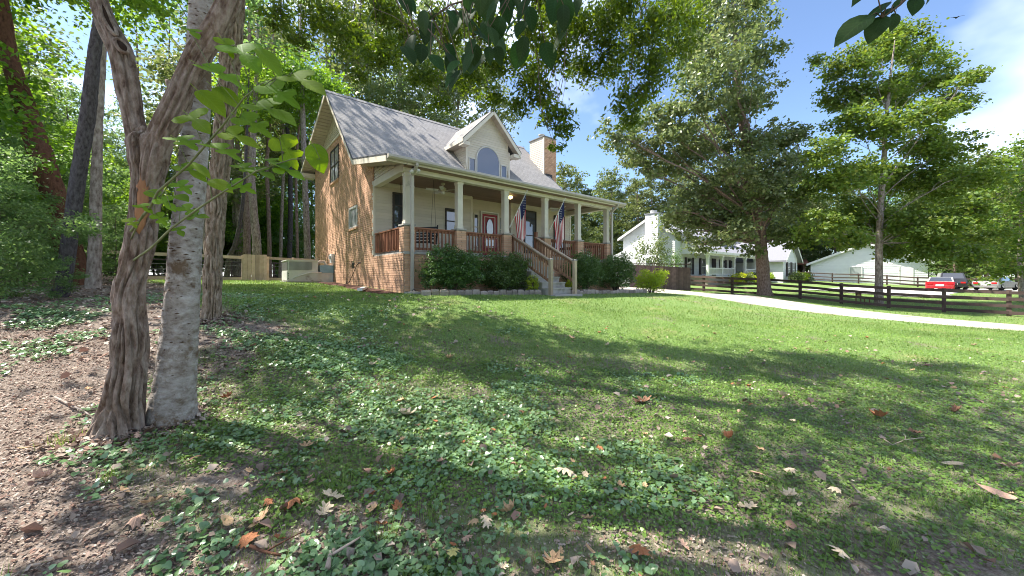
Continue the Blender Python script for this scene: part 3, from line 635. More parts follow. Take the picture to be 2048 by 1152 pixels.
# ---- roof
def prof(pts, th): return [(0, a, b) for a, b in pts] + [(0, a, b - th) for a, b in pts[::-1]]
T0, T1 = -.62, 10.8
roof = hb(MB().ext([(T0, a, b) for _, a, b in prof([EAV, KNK, RID], .13)], (T1 - T0, 0, 0)), 'roof', 'roof_deck')
hb(MB().ext([(T0, a, b) for _, a, b in prof([(RID[0] + .001, RID[1]), REA], .13)], (T1 - T0, 0, 0)), 'rear_roof', 'roof_deck')
def shingles(par, A, B, dirx, len_fn, nx_, up, nrm, exp=.145, tab=.31, name='shingles'):
    """courses from line A upward; A origin, dirx unit along, up unit along slope, nrm unit"""
    A = Vector(A); mb = MB(); k = 0; y = 0.0; Ltot = B
    while y < Ltot:
        x0, x1 = len_fn(y); x = x0 - (tab * .5 if k % 2 else 0) - rnd.uniform(0, .1); e = min(exp + .02, Ltot - y + .02)
        while x < x1:
            w = tab * rnd.uniform(.75, 1.25); a, c = max(x, x0), min(x + w - .006, x1)
            if c - a > .02:
                th = .008; dz = 0
                p = lambda u, v, n_: A + dirx * u + up * v + nrm * n_
                mb.hexa([p(a, y + dz, .002), p(c, y + dz, .002), p(c, y + e, .002), p(a, y + e, .002), p(a, y + dz, th), p(c, y + dz, th), p(c, y + e, .005), p(a, y + e, .005)])
            x += w
        y += exp; k += 1
    o = hb(mb, name, 'shingle', par); o['kind'] = 'stuff'; return o
X1 = Vector((1, 0, 0))
def plane_of(p, q):
    u = Vector((0, q[0] - p[0], q[1] - p[1])); L_ = u.length; u.normalize(); return u, X1.cross(u).normalized(), L_
u, n_, L_ = plane_of(EAV, KNK); shingles(roof, (0, EAV[0], EAV[1]), L_, X1, lambda y: (T0 - .02, T1 + .02), 0, u, n_)
u, n_, L_ = plane_of(KNK, RID); shingles(roof, (0, KNK[0], KNK[1]), L_, X1, lambda y: (T0 - .02, T1 + .02), 0, u, n_)
hb(MB().ext([(T0 - .03, RID[0] - .17, RID[1] - .13), (T0 - .03, RID[0], RID[1] + .035), (T0 - .03, RID[0] + .2, RID[1] - .04), (T0 - .03, RID[0], RID[1])], (T1 - T0 + .06, 0, 0)), 'ridge_cap', 'shingle', roof)
# rake boards and soffits
for tt, sgn in ((T0, -1), (T1, 1)):
    for pts in ([EAV, KNK, RID], [RID, REA]):
        a = tt if sgn > 0 else tt - .03
        top = [(a, p[0], p[1] - .025) for p in pts]; bot = [(a, p[0], p[1] - .21) for p in pts[::-1]]
        hb(MB().ext(top + bot, (.03, 0, 0)), 'rake_board', 'trim', roof)
        dt = [(a - .006 if sgn < 0 else a, p[0], p[1] + .012) for p in pts]; db = [(q[0], q[1], q[2] - .045) for q in dt[::-1]]
        hb(MB().ext(dt + db, (.036, 0, 0)), 'drip_edge', 'drip', roof)
    x0, x1 = (T0, 0.0) if sgn < 0 else (HL, T1)
    for pts in ([EAV, KNK], [KNK, RID], [RID, REA]):
        (s0, z0), (s1, z1) = pts; nb = int(math.hypot(s1 - s0, z1 - z0) / .22)
        for i in range(nb):
            u0, u1 = i / nb, (i + 1) / nb - .006
            q = [(x0 + .001, s0 + (s1 - s0) * u_, z0 + (z1 - z0) * u_ - h_) for u_, h_ in ((u0, .14), (u1, .14), (u1, .165), (u0, .165))]
            hb(MB().ext(q, (x1 - x0 - .002, 0, 0)), 'soffit_board', 'soffit_light', roof)
    hb(MB().ext([(x0, REA[0] - .5, REA[1] - .18), (x0, REA[0] + .02, REA[1] - .16), (x0, REA[0] + .02, REA[1] - .42), (x0, REA[0] - .5, REA[1] - .42)], (x1 - x0, 0, 0)), 'eave_box', 'trim', roof)
hb(MB().box(T0, T1, REA[0], REA[0] + .03, REA[1] - .22, REA[1] + .0), 'fascia', 'trim', roof)
# front eave: fascia, gutter, soffit and porch ceiling boards
hb(MB().box(T0, T1, EAV[0] + .001, EAV[0] + .03, 4.90, 5.06), 'fascia', 'trim', roof)
g = MB(); prf = [(-.46, 5.07), (-.585, 5.07), (-.60, 5.0), (-.56, 4.955), (-.46, 4.95)]
g.ext([(T0, a, b) for a, b in prf][::-1], (T1 - T0, 0, 0)); hb(g, 'gutter', 'gutter', roof)
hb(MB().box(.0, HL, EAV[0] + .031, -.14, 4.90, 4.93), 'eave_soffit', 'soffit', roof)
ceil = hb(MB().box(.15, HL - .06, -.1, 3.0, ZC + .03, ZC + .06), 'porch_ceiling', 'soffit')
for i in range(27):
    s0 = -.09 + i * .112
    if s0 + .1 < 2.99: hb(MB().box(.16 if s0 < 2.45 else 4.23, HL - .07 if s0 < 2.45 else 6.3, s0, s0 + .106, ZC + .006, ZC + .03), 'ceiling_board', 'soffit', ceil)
beam = hb(MB().box(.0, 10.3, -.13, .10, 4.78, ZC), 'porch_beam', 'trim')
for t0 in (.0, 10.05): hb(MB().box(t0, t0 + .2, .101, WS - .05, 4.80, ZC), 'porch_beam', 'trim')
# ---- porch floor, piers, posts
floor = hb(MB().box(.02, HL, -.16, WS + .0, 2.285, ZF), 'porch_floor', 'concrete')
hb(MB().box(4.2, 6.33, WS, 3.0, 2.285, ZF - .001), 'porch_floor', 'concrete')
TS = [.19, 2.02, 4.0, 6.05, 8.06, 10.1]
for i, t in enumerate(TS):
    pier = hb(MB().box(t - .165, t + .165, -.125, .205, ZF, 3.14), 'pier', 'mortar')
    z, row = ZF + .006, 0
    while z + BR_H < 3.15:
        for sg in (-1, 1):
            w, d = (.174, .362) if row % 2 else (.362, .174)
            cx, cy = (t + sg * .0935, .04) if row % 2 else (t, .04 + sg * .0935)
            o = bpy.data.objects.new('brick', brick_mesh(w, d, BR_H)); o.location = (cx + rnd.uniform(-.002, .002), cy + rnd.uniform(-.002, .002), z + BR_H / 2 - ZB); link(o, pier)
        z += BR_H + JT; row += 1
    hb(MB().box(t - .2, t + .2, -.16, .24, 3.15, 3.20), 'pier_cap', 'concrete', pier)
    post = hb(MB().box(t - .1, t + .1, -.06, .14, 3.20, 4.78), 'post', 'trim')
    hb(MB().box(t - .115, t + .115, -.075, .155, 3.20, 3.30), 'post_base', 'trim', post); hb(MB().box(t - .115, t + .115, -.075, .155, 4.69, 4.779), 'post_head', 'trim', post)
# ---- railings
bal_me = MB().box(-.019, .019, -.019, .019, -.31, .31).mesh('baluster', 'redwood')
def railing(p0, p1):
    r = empty('railing', (0, 0, 0)); r.parent = house; r.location = (p0[0], p0[1], 0)
    p0 = Vector((p0[0], p0[1], 0)); p1 = Vector((p1[0], p1[1], 0)); d = (p1 - p0); n = int(d.length / .128); o_ = -p0 + Vector(OFF)
    ex = d.normalized()
    MB().bar(p0 + Vector((0, 0, 3.115)), p1 + Vector((0, 0, 3.115)), .13, .045).build('top_rail', 'redwood', r, off=o_)
    MB().bar(p0 + Vector((0, 0, 3.05)), p1 + Vector((0, 0, 3.05)), .04, .08).build('under_rail', 'redwood', r, off=o_)
    MB().bar(p0 + Vector((0, 0, 2.47)), p1 + Vector((0, 0, 2.47)), .04, .08).build('bottom_rail', 'redwood', r, off=o_)
    for i in range(n):
        q = p0 + d * ((i + .5) / n); o = bpy.data.objects.new('baluster', bal_me); o.location = Vector((q.x, q.y, 2.755)) + o_; link(o, r)
        side = Vector((ex.y, -ex.x, 0)) * .0395; o.location += side
for i, (a, c) in enumerate(zip(TS[:-1], TS[1:])):
    if i == 2: railing((a + .19, .04), (4.32, .04)); railing((5.58, .04), (c - .19, .04))
    else: railing((a + .19, .04), (c - .19, .04))
railing((.1, WS - .06), (.1, .25)); railing((10.1, .25), (10.1, WS - .06))
# ---- front steps and their railings
NST = 7; RISE = (ZF - 1.02) / NST; RUN = .285
steps = empty('steps', (4.92, -.17, 0)); steps.parent = house
for i in range(NST - 1):
    z1 = 1.02 + RISE * (i + 1); s0 = -.17 - RUN * (NST - 1 - i)
    MB().box(4.36, 5.48, s0, s0 + RUN - .003, .6, z1 - .05).build('riser', 'concrete', steps, off=(-4.92, .17, -ZB))
    MB().box(4.34, 5.50, s0 - .025, s0 + RUN - .003, z1 - .049, z1).build('tread', 'concrete', steps, off=(-4.92, .17, -ZB))
MB().box(4.25, 5.6, -2.32, -1.91, .7, .985).build('landing_slab', 'concrete', steps, off=(-4.92, .17, -ZB))
bal2 = MB().box(-.019, .019, -.019, .019, -.33, .33).mesh('baluster', 'stairwood')
for tt, mat in ((4.33, 'greywood'), (5.52, 'greywood')):
    r = empty('stair_railing', (tt, -.05, 0)); r.parent = house; o_ = (-tt, .05, -ZB)
    MB().box(tt - .05, tt + .05, -.05, .05, ZF, 3.36 if tt > 5 else 3.18).build('newel_post', 'redwood', r, off=o_)
    MB().box(tt - .058, tt + .058, -2.09, -1.975, .8, 2.16).build('newel_post', mat, r, off=o_)
    MB().add([(tt - .07, -2.10, 2.16), (tt + .07, -2.10, 2.16), (tt + .07, -1.965, 2.16), (tt - .07, -1.965, 2.16), (tt - .07, -2.10, 2.185), (tt + .07, -2.10, 2.185), (tt + .07, -1.965, 2.185), (tt - .07, -1.965, 2.185), (tt, -2.03, 2.21)], [(3, 2, 1, 0), (0, 1, 5, 4), (1, 2, 6, 5), (2, 3, 7, 6), (3, 0, 4, 7), (4, 5, 8), (5, 6, 8), (6, 7, 8), (7, 4, 8)]).build('post_cap', 'galv_dark', r, off=o_)
    MB().bar((tt, .02, 3.16), (tt, -2.0, 2.13), .14, .04).build('hand_rail', mat, r, off=o_)
    MB().bar((tt, -.051, 3.04), (tt, -1.974, 2.06), .04, .09).build('under_rail', 'stairwood', r, off=o_)
    MB().bar((tt, -.051, 2.42), (tt, -1.974, 1.44), .04, .09).build('bottom_rail', 'stairwood', r, off=o_)
    for i in range(14):
        s = -.13 - i * .132; o = bpy.data.objects.new('baluster', bal2); o.location = (-.0 - .0395, s + .05, 2.74 + (s + .05) * .51 - ZB - .02); link(o, r)
# ---- windows
def window(par, org, rx, out, w, h, fr='frame_dark', gl='glass', fw=.055, bars=(), sill=None, vbars=(), name='window'):
    """org = lower-left corner on the wall, rx = unit along the wall, out = unit outward (house coordinates)"""
    org = Vector(org); rx = Vector(rx); out = Vector(out); up = Vector((0, 0, 1))
    e = empty(name, org + Vector(OFF)); e.parent = par
    if par is not house: e.location = org + Vector(OFF)
    def bx(nm, a0, a1, z0, z1, d0, d1, mat, pr):
        c = [rx * a + up * z + out * d for d in (d0, d1) for a, z in ((a0, z0), (a1, z0), (a1, z1), (a0, z1))]
        return MB().hexa(c).build(nm, mat, pr)
    bx('pane', fw * .6, w - fw * .6, fw * .6, h - fw * .6, .02, .03, gl, e)
    bx('frame', 0, w, 0, fw, 0, .06, fr, e); bx('frame', 0, w, h - fw, h, 0, .06, fr, e)
    bx('frame', 0, fw, fw + .001, h - fw - .001, 0, .06, fr, e); bx('frame', w - fw, w, fw + .001, h - fw - .001, 0, .06, fr, e)
    for z in bars: bx('sash_bar', fw + .001, w - fw - .001, z * h - .022, z * h + .022, .022, .05, fr, e)
    for a in vbars: bx('mullion', a * w - .02, a * w + .02, fw + .002, h - fw - .002, .024, .052, fr, e)
    if sill: bx('sill', -.06, w + .06, -.08, -.002, -.01, .10, sill, e)
    return e
NX, NY = (-1, 0, 0), (0, -1, 0)
window(house, (.04, 8.83, 6.1), (0, -1, 0), NX, 1.55, 1.58, 'frame_dark', 'glass_pale', .05, (.5,), 'brick', (.5,))
window(house, (.04, 5.62, 3.58), (0, -1, 0), NX, 1.15, .88, 'frame_white', 'glass_pale', .07, (), 'brick')
window(house, (.70, WS - .02, 3.0), X1, NY, .76, 1.72, 'frame_dark', 'glass', .06, (.36, .72))
window(house, (2.88, WS - .02, 3.35), X1, NY, .66, 1.04, 'frame_dark', 'glass', .05, (.5,))
window(house, (7.1, WS - .02, 2.72), X1, NY, .78, 2.06, 'frame_dark', 'glass_blue', .06, (.42, .82))
window(house, (9.12, WS - .02, 2.98), X1, NY, .78, 1.76, 'frame_dark', 'glass', .06, (.5,))
hb(MB().box(7.47, 7.55, WS - .065, WS - .055, 4.02, 4.18), 'window_sticker', 'black')
vent = hb(MB().box(.0, .03, 4.88, 5.26, 1.94, 2.16), 'crawlspace_vent', 'black')
for i in range(4): hb(MB().box(-.012, -.001, 4.9, 5.24, 1.96 + i * .05, 1.98 + i * .05), 'vent_slat', 'frame_dark', vent)
# ---- red front door with oval glass and side lights
door = empty('front_door', Vector((4.87, 2.97, ZF)) + Vector(OFF)); door.parent = house
def dbx(nm, x0, x1, y0, y1, z0, z1, mat): return MB().box(x0, x1, y0, y1, z0, z1).build(nm, mat, door, off=(-4.87, -2.97, -ZF))
dbx('door_leaf', 4.90, 5.76, 2.90, 2.94, ZF + .02, 4.42, 'reddoor')
for a in ((4.84, 4.899, ZF, 4.48), (5.761, 5.82, ZF, 4.48)): dbx('door_jamb', a[0], a[1], 2.86, 2.97, a[2], a[3], 'white')
dbx('door_head', 4.84, 5.82, 2.86, 2.969, 4.481, 4.54, 'white')
dbx('glass_panel', 5.06, 5.60, 2.886, 2.899, 2.95, 4.28, 'reddoor')
for a in ((5.03, 5.06, 2.92, 4.31), (5.60, 5.63, 2.92, 4.31)): dbx('panel_moulding', a[0], a[1], 2.875, 2.899, a[2], a[3], 'white')
for z in (2.92, 3.30, 4.281): dbx('panel_moulding', 5.061, 5.599, 2.875, 2.885, z, z + .03, 'white')
ov = [(5.33 + .19 * math.cos(a), 2.876, 3.79 + .42 * math.sin(a)) for a in np.linspace(0, 2 * math.pi, 28, endpoint=False)]
MB().ext(ov, (0, .009, 0)).build('oval_glass', 'glass_pale', door, off=(-4.87, -2.97, -ZF))
ovr = [Vector((5.33 + .195 * math.cos(a), 2.873, 3.79 + .425 * math.sin(a))) for a in np.linspace(0, 2 * math.pi, 29)]
MB().tube(ovr, .012, 5, False).build('oval_rim', 'frame_dark', door, off=(-4.87, -2.97, -ZF))
dbx('lower_glass', 5.08, 5.58, 2.878, 2.885, 2.98, 3.28, 'glass_pale')
MB().tube([(5.69, 2.90, 3.36), (5.69, 2.85, 3.36)], .03, 10).build('handle', 'rim', door, off=(-4.87, -2.97, -ZF))
window(house, (4.48, 2.98, 2.9), X1, NY, .28, 1.5, 'trim', 'glass', .05, (.3, .6)); window(house, (5.88, 2.98, 2.9), X1, NY, .28, 1.5, 'trim', 'glass_pale', .05, (.3, .6))
# ---- dormer
DC, DS, DA = 5.74, 3.5, 9.39
dorm = empty('dormer', Vector((DC, DS, 6.4)) + Vector(OFF)); dorm.parent = house
DO = (-DC, -DS, -6.4)
def db(mb, nm, mat, sm=False): return mb.build(nm, mat, dorm, sm, DO)
tl, tr, ze = 4.47, 6.95, 7.72
db(MB().ext([(tl, DS + .03, 5.9), (tr, DS + .03, 5.9), (tr, DS + .03, ze), (tl + (tr - tl) / 2 + .05, DS + .03, DA - .12), (tl, DS + .03, ze)], (0, .1, 0)), 'front_wall', 'siding')
def sroof(z): return RID[0] - (RID[1] - z) / .976
for x0, x1 in ((tl, tl + .1), (tr - .1, tr)):
    db(MB().ext([(x0, DS + .131, 6.0), (x0, sroof(6.0) + .3, 6.0), (x0, sroof(7.75) + .1, 7.75), (x0, DS + .131, 7.75)][::-1], (x1 - x0, 0, 0)), 'cheek_wall', 'siding')
def dlap(q, vec): db(MB().ext(q, vec), 'siding_board', 'siding')
z = 6.36
while z < DA - .15:
    hw = 9 if z + .06 < ze else (DA - .08 - z - .06)
    l0, l1 = max(tl + .06, DC - hw), min(tr - .06, DC + hw)
    if l1 - l0 > .06: dlap([(l0, a, b_) for a, b_ in ((DS + .029, z), (DS + .006, z), (DS + .024, z + .118), (DS + .029, z + .118))], (l1 - l0, 0, 0))
    if z < 7.7:
        dlap([(a, DS + .03, b_) for a, b_ in ((tl - .001, z), (tl - .026, z), (tl - .006, z + .118), (tl - .001, z + .118))], (0, max(.05, sroof(z + .05) - DS), 0))
    z += .11
db(MB().box(tl - .03, tl + .06, DS - .006, DS + .029, 6.3, 7.72), 'corner_board', 'trim'); db(MB().box(tr - .06, tr + .03, DS - .006, DS + .029, 6.3, 7.72), 'corner_board', 'trim')
el, er = 4.08, 7.40; SF = 3.15
for e_, sg in ((el, -1), (er, 1)):
    q = [(DC, SF, DA), (DC, sroof(DA) + .12, DA), (e_, sroof(7.72) + .15, 7.72), (e_, SF, 7.72)]
    rf = db(MB().ext(q if sg > 0 else q[::-1], (0, 0, -.12)), 'dormer_roof', 'roof_deck')
    up = Vector((DC - e_, 0, DA - 7.72)); Lu = up.length; up.normalize(); dx = Vector((0, 1, 0)); nn = Vector((sg, 0, 1)).normalized()
    def lf(y, Lu=Lu):
        zz = 7.72 + (DA - 7.72) * min(1, y / Lu); return (-.02, sroof(zz) - SF + .12)
    A_ = Vector((e_, SF, 7.72)); mb = MB(); y = 0; k = 0
    while y < Lu:
        x0, x1 = lf(y); x = x0 - (.15 if k % 2 else 0)
        while x < x1:
            w = .31 * rnd.uniform(.75, 1.25); a, c = max(x, x0), min(x + w - .006, x1)
            if c - a > .02:
                th = .008; p = lambda u_, v_, n2: A_ + dx * u_ + up * v_ + nn * n2; e2 = min(.165, Lu - y + .02)
                mb.hexa([p(a, y, .002), p(c, y, .002), p(c, y + e2, .002), p(a, y + e2, .002), p(a, y, th), p(c, y, th), p(c, y + e2, .005), p(a, y + e2, .005)])
            x += w
        y += .145; k += 1
    db(mb, 'shingles', 'shingle')['kind'] = 'stuff'
    db(MB().ext([(DC, SF - .03, DA - .02), (e_, SF - .03, 7.70), (e_, SF - .03, 7.44), (DC + sg * .02, SF - .03, DA - .24)], (0, .028, 0)), 'rake_board', 'trim')
    db(MB().ext([(DC, SF - .036, DA + .014), (e_ + sg * .02, SF - .036, 7.715), (e_ + sg * .02, SF - .036, 7.675), (DC, SF - .036, DA - .03)], (0, .034, 0)), 'drip_edge', 'drip')
    for i in range(9):
        u0, u1 = i / 9, (i + 1) / 9 - .008; f = lambda u_, h_: (e_ + (DC - e_) * u_, SF, 7.72 + (DA - 7.72) * u_ - h_)
        db(MB().ext([f(u0, .125), f(u1, .125), f(u1, .145), f(u0, .145)], (0, DS - SF + .02, 0)), 'soffit_board', 'soffit_light')
    x0, x1 = (e_, tl - .031) if sg < 0 else (tr + .031, e_)
    db(MB().box(x0, x1, SF, DS + .02, 7.44, 7.60), 'cornice_return', 'trim')
    db(MB().box(x0, x1, DS + .021, sroof(7.6) + .1, 7.55, 7.575), 'side_soffit', 'soffit_light')
    db(MB().box(e_ - (.025 if sg < 0 else 0), e_ + (0 if sg < 0 else .025), SF, sroof(7.6) + .15, 7.55, 7.71), 'side_fascia', 'trim')
# arched window of the dormer
arc = [(5.67 + .66 * math.cos(a), DS - .012, 7.06 + .66 * math.sin(a)) for a in np.linspace(0, math.pi, 25)]
aw = empty('arched_window', Vector((5.67, DS, 6.44)) - Vector((DC, DS, 6.4))); aw.parent = dorm; AO = (-5.67, -DS, -6.44)
MB().ext([(6.33, DS - .012, 6.44)] + arc + [(5.01, DS - .012, 6.44)], (0, .012, 0)).build('pane', 'glass_blue', aw, off=AO)
ring = [(6.33, DS - .014, 6.44)] + [(a[0], DS - .014, a[2]) for a in arc] + [(5.01, DS - .014, 6.44)]
MB().tube(ring, .035, 6).build('frame', 'frame_white', aw, off=AO); MB().box(4.97, 6.37, DS - .05, DS + .005, 6.37, 6.43).build('sill', 'trim', aw, off=AO)
for x0, x1 in ((4.60, 4.93), (6.42, 6.76)):
    w_ = window(dorm, (x0, DS + .02, 6.42), X1, NY, x1 - x0, .6, 'frame_white', 'glass_blue', .03); w_.location = Vector((x0 - DC, .01, .02))
# ---- chimney
ch = empty('chimney', Vector((10.95, 5.3, 1.0)) + Vector(OFF)); ch.parent = house; CO = (-10.95, -5.3, -1.0)
MB().box(10.45, 11.40, 4.67, 5.9, .4, 9.72).build('stack', 'mortar', ch, off=CO)
mb = MB(); z = 1.0; row = 0
while z < 9.66:
    a = 10.42 - (.1 if row % 2 else 0)
    while a < 11.42:
        x0, x1 = max(a, 10.42), min(a + BR_L, 11.42)
        if x1 - x0 > .03: mb.box(x0, x1, 4.65 + rnd.uniform(-.003, .003), 4.669, z, z + BR_H)
        a += BR_L + JT
    z += BR_H + JT; row += 1
mb.build('brickwork', 'brick', ch, off=CO)['kind'] = 'stuff'
z = 7.3
while z < 9.68:
    MB().ext([(a, 4.72, b_) for a, b_ in ((10.449, z), (10.424, z), (10.442, z + .118), (10.449, z + .118))], (0, 1.17, 0)).build('siding_board', 'siding', ch, off=CO); z += .11
MB().box(10.41, 10.449, 4.64, 4.72, 7.2, 9.70).build('corner_board', 'trim', ch, off=CO)
MB().box(10.38, 11.45, 4.61, 5.96, 9.721, 9.77).build('cap', 'galv_dark', ch, off=CO)
MB().tube([(10.85, 5.3, 9.76), (10.85, 5.3, 10.02)], .13, 14).build('flue', 'galv', ch, off=CO); MB().tube([(10.85, 5.3, 10.05), (10.85, 5.3, 10.09), (10.85, 5.3, 10.13)], [.2, .2, .06], 14).build('flue_cap', 'galv', ch, off=CO)
MB().box(10.46, 11.0, 4.55, 4.649, 7.33, 7.55).build('flashing', 'drip', ch, off=CO)
# ---- downspouts
def spout(t, nm='downspout'):
    d = MB(); d.bar((t, -.53, 4.96), (t, -.53, 4.88), .09, .07, (1, 0, 0)); d.bar((t, -.53, 4.89), (t, -.20, 4.66), .09, .07, (1, 0, 0)); d.bar((t, -.205, 4.68), (t, -.205, 1.12), .09, .07, (0, 1, 0)); d.bar((t, -.205, 1.14), (t - .03, -.34, 1.03), .09, .07, (1, 0, 0))
    o = hb(d, nm, 'gutter')
    for z in (4.3, 2.9, 1.6): hb(MB().box(t - .055, t + .055, -.244, -.17, z, z + .04), 'strap', 'gutter', o)
spout(.25); spout(10.2)

# ------------------------------------------------------------------ things on and around the house
def hthing(name, t, s, z, label, cat, group=None, rz=0): return empty(name, W(t, s, z), YAW + rz, label, cat, group)
def fan_(t, s, label):
    e = hthing('ceiling_fan', t, s, 4.75, label, 'ceiling fan', 'porch ceiling fans')
    MB().tube([(0, 0, .28), (0, 0, .22), (0, 0, .2)], [.07, .07, .03], 14).build('canopy', 'cream', e); MB().tube([(0, 0, .22), (0, 0, .10)], .015, 8).build('rod', 'cream', e)
    MB().tube([(0, 0, .12), (0, 0, .09), (0, 0, .0), (0, 0, -.04)], [.05, .12, .13, .06], 18).build('motor', 'cream', e, True)
    MB().tube([(0, 0, -.04), (0, 0, -.09), (0, 0, -.13)], [.06, .08, .03], 14).build('light_bowl', 'white', e, True)
    for k in range(5):
        a = k * 2 * math.pi / 5 + .35; d = Vector((math.cos(a), math.sin(a), 0)); n = Vector((-d.y, d.x, 0)); u = Vector((0, 0, .012))
        tw = Vector((0, 0, .02))
        q = [d * .17 - n * .05 - tw, d * .62 - n * .07 - tw, d * .62 + n * .07 + tw, d * .17 + n * .05 + tw]
        MB().hexa(q + [p + u for p in q]).build('blade', 'white', e)
    MB().tube([(.05, 0, -.1), (.05, 0, -.5)], .003, 4).build('pull_chain', 'cream', e)
fan_(2.1, 1.3, 'cream ceiling fan above the porch swing, nearest the corner post'); fan_(8.25, 1.2, 'cream ceiling fan behind the right-hand flag')
e = hthing('porch_light', 5.3, 1.35, ZC, 'small lit yellow lamp on the brown porch ceiling', 'lamp')
MB().tube([(0, 0, 0), (0, 0, -.03)], .1, 16).build('base', 'cream', e)
ml, ntl, bl = newmat('lamp_glow'); bl.inputs['Base Color'].default_value = (.8, .65, .3, 1); bl.inputs['Emission Color'].default_value = (1, .75, .3, 1); bl.inputs['Emission Strength'].default_value = 2.5
MB().tube([(0, 0, -.03), (0, 0, -.06), (0, 0, -.12), (0, 0, -.15)], [.08, .095, .08, .03], 16).build('glass_shade', ml, e, True)
e = hthing('flood_light', .25, -.3, 4.9, 'twin white floodlight under the eave at the porch corner', 'floodlight')
MB().tube([(0, 0, 0), (0, 0, -.04)], .06, 12).build('base', 'frame_dark', e)
for d in (Vector((.1, -.16, -.14)), Vector((-.12, -.12, -.2))):
    MB().tube([(0, 0, -.03), d * .5, d], [.02, .03, .06], 12).build('lamp_head', 'white', e, True)
# flags
def flag(t, s, label):
    e = hthing('flag', t, s, 3.45, label, 'flag', 'flags on the porch posts')
    tip = Vector((.44, -.46, 1.28)); base = Vector((.02, 0, 0)); ax = (tip - base).normalized()
    MB().tube([base, tip], [.014, .011], 8).build('pole', 'white', e); MB().tube([tip, tip + ax * .03, tip + ax * .06], [.012, .022, .004], 8).build('finial', 'white', e, True)
    MB().tube([base - ax * .03, base + ax * .09], .024, 8).build('bracket', 'galv', e)
    hoist, fly = .95, 1.55; top = tip - ax * .05
    perp = Vector((.7, .7, 0))
    def pt(u, v, off=0):
        b0 = top - ax * (u * hoist); w = v * fly
        fold = math.sin(u * 9 + v * 2.2 + t) * .055 * min(1, v * 2.5) + math.sin(u * 4.2 - v * 3) * .03 * v
        pull = .28 * u * min(1, v * 1.2)       # the cloth gathers towards the tip as it hangs
        p = b0 + Vector((0, 0, -1)) * w * (.985 - .10 * u) + Vector((.30, -.30, 0)) * pull + perp * (fold + off)
        return p
    def strip_(u0, u1, v0, v1, nm, mat, off=0, nv=22):
        vv = np.linspace(v0, v1, nv); P_ = []; fs = []
        for sd in (off - .002, off + .002):
            for v in vv:
                for u_ in (u0, (u0 + u1) / 2, u1): P_.append(pt(u_, v, sd))
        for q in range(2):
            for i in range(nv - 1):
                for j in range(2):
                    a = q * nv * 3 + i * 3 + j; f = (a, a + 1, a + 4, a + 3); fs.append(f if q else f[::-1])
        return MB().add(P_, fs).build(nm, mat, e, True)
    for i in range(13): strip_(i / 13, (i + 1) / 13, .40 if i < 7 else 0, 1, 'stripe', 'flag_white' if i % 2 else 'flag_red')
    can = strip_(0, 7 / 13, 0, .40, 'canton', 'flag_blue', 0, 12)
    st = MB()
    for r_ in range(9):
        for c_ in range(6 if r_ % 2 == 0 else 5):
            u_ = (r_ + .8) / 10.4 * 7 / 13; v = (c_ + (.6 if r_ % 2 == 0 else 1.1)) / 6.3 * .40
            for sg in (-1, 1):
                c0 = pt(u_, v, sg * .006); du = (pt(u_ + .01, v, sg * .006) - c0).normalized(); dv = (pt(u_, v + .01, sg * .006) - c0).normalized()
                ps = [c0 + (du * math.cos(k * math.pi / 5) + dv * math.sin(k * math.pi / 5)) * (.020 if k % 2 == 0 else .008) for k in range(10)]
                st.add(ps, [tuple(range(10)), tuple(range(9, -1, -1))][:1])
    st.build('stars', 'flag_white', can)
flag(4.12, -.08, 'striped flag with dark star field on the post left of the steps'); flag(6.17, -.08, 'striped flag in brighter light on the post right of the steps')
# porch swing
e = hthing('porch_swing', 1.05, 1.3, ZF + .42, 'black porch bench with arms behind the left railing', 'swing', rz=R(-52))
for i in range(5): MB().box(-.6, .6, -.24 + i * .1, -.16 + i * .1, 0, .025).build('seat_slat', 'black', e)
for i in range(5): MB().hexa([(-.6, .27 + i * .02, .12 + i * .1), (.6, .27 + i * .02, .12 + i * .1), (.6, .295 + i * .02, .12 + i * .1), (-.6, .295 + i * .02, .12 + i * .1), (-.6, .285 + i * .02, .19 + i * .1), (.6, .285 + i * .02, .19 + i * .1), (.6, .31 + i * .02, .19 + i * .1), (-.6, .31 + i * .02, .19 + i * .1)]).build('back_slat', 'black', e)
for x in (-.63, .63):
    MB().bar((x, -.26, .24), (x, .34, .26), .07, .03).build('arm', 'black', e); MB().bar((x, -.24, -.02), (x, -.24, .24), .04, .04).build('arm_post', 'black', e)
    MB().bar((x, .26, -.04), (x, .40, .64), .04, .05).build('back_post', 'black', e); MB().bar((x, -.26, -.015), (x, .3, -.015), .05, .06).build('side_rail', 'black', e)
    for y in (-.2, .3): MB().tube([(x, y, .0), (x, .08, 2.17)], .006, 4).build('chain', 'black', e)
# package air conditioner by the gable wall
e = hthing('air_conditioner', -1.3, 9.0, G(-1.3, 9) - .02, 'large grey packaged air conditioner standing beside the brick gable wall', 'air conditioner')
MB().box(-.72, .72, -1.0, 1.0, -.15, .06).build('pad', 'concrete', e)
MB().box(-.6, .6, -.9, .9, .06, .98).build('cabinet', 'galv', e); MB().box(-.64, .64, -.94, .94, .981, 1.02).build('top_panel', 'galv', e)
MB().box(-.612, .612, -.915, -.901, .10, .52).build('access_panel', 'galv', e)
for i in range(26): MB().box(-.56 + i * .036, -.545 + i * .036, -.918, -.901, .56, .94).build('fin', 'galv_dark', e)
for i in range(40): MB().box(-.618, -.601, -.86 + i * .043, -.842 + i * .043, .56, .94).build('fin', 'galv_dark', e)
MB().box(-.625, -.601, -.80, -.25, .12, .5).build('access_panel', 'galv', e); MB().box(-.625, -.601, -.2, .8, .12, .5).build('access_panel', 'galv', e)
for z in (.2, .3, .4): MB().tube([(-.58, -.93, z), (-.58, -.9, z)], .02, 8).build('knockout', 'black', e)
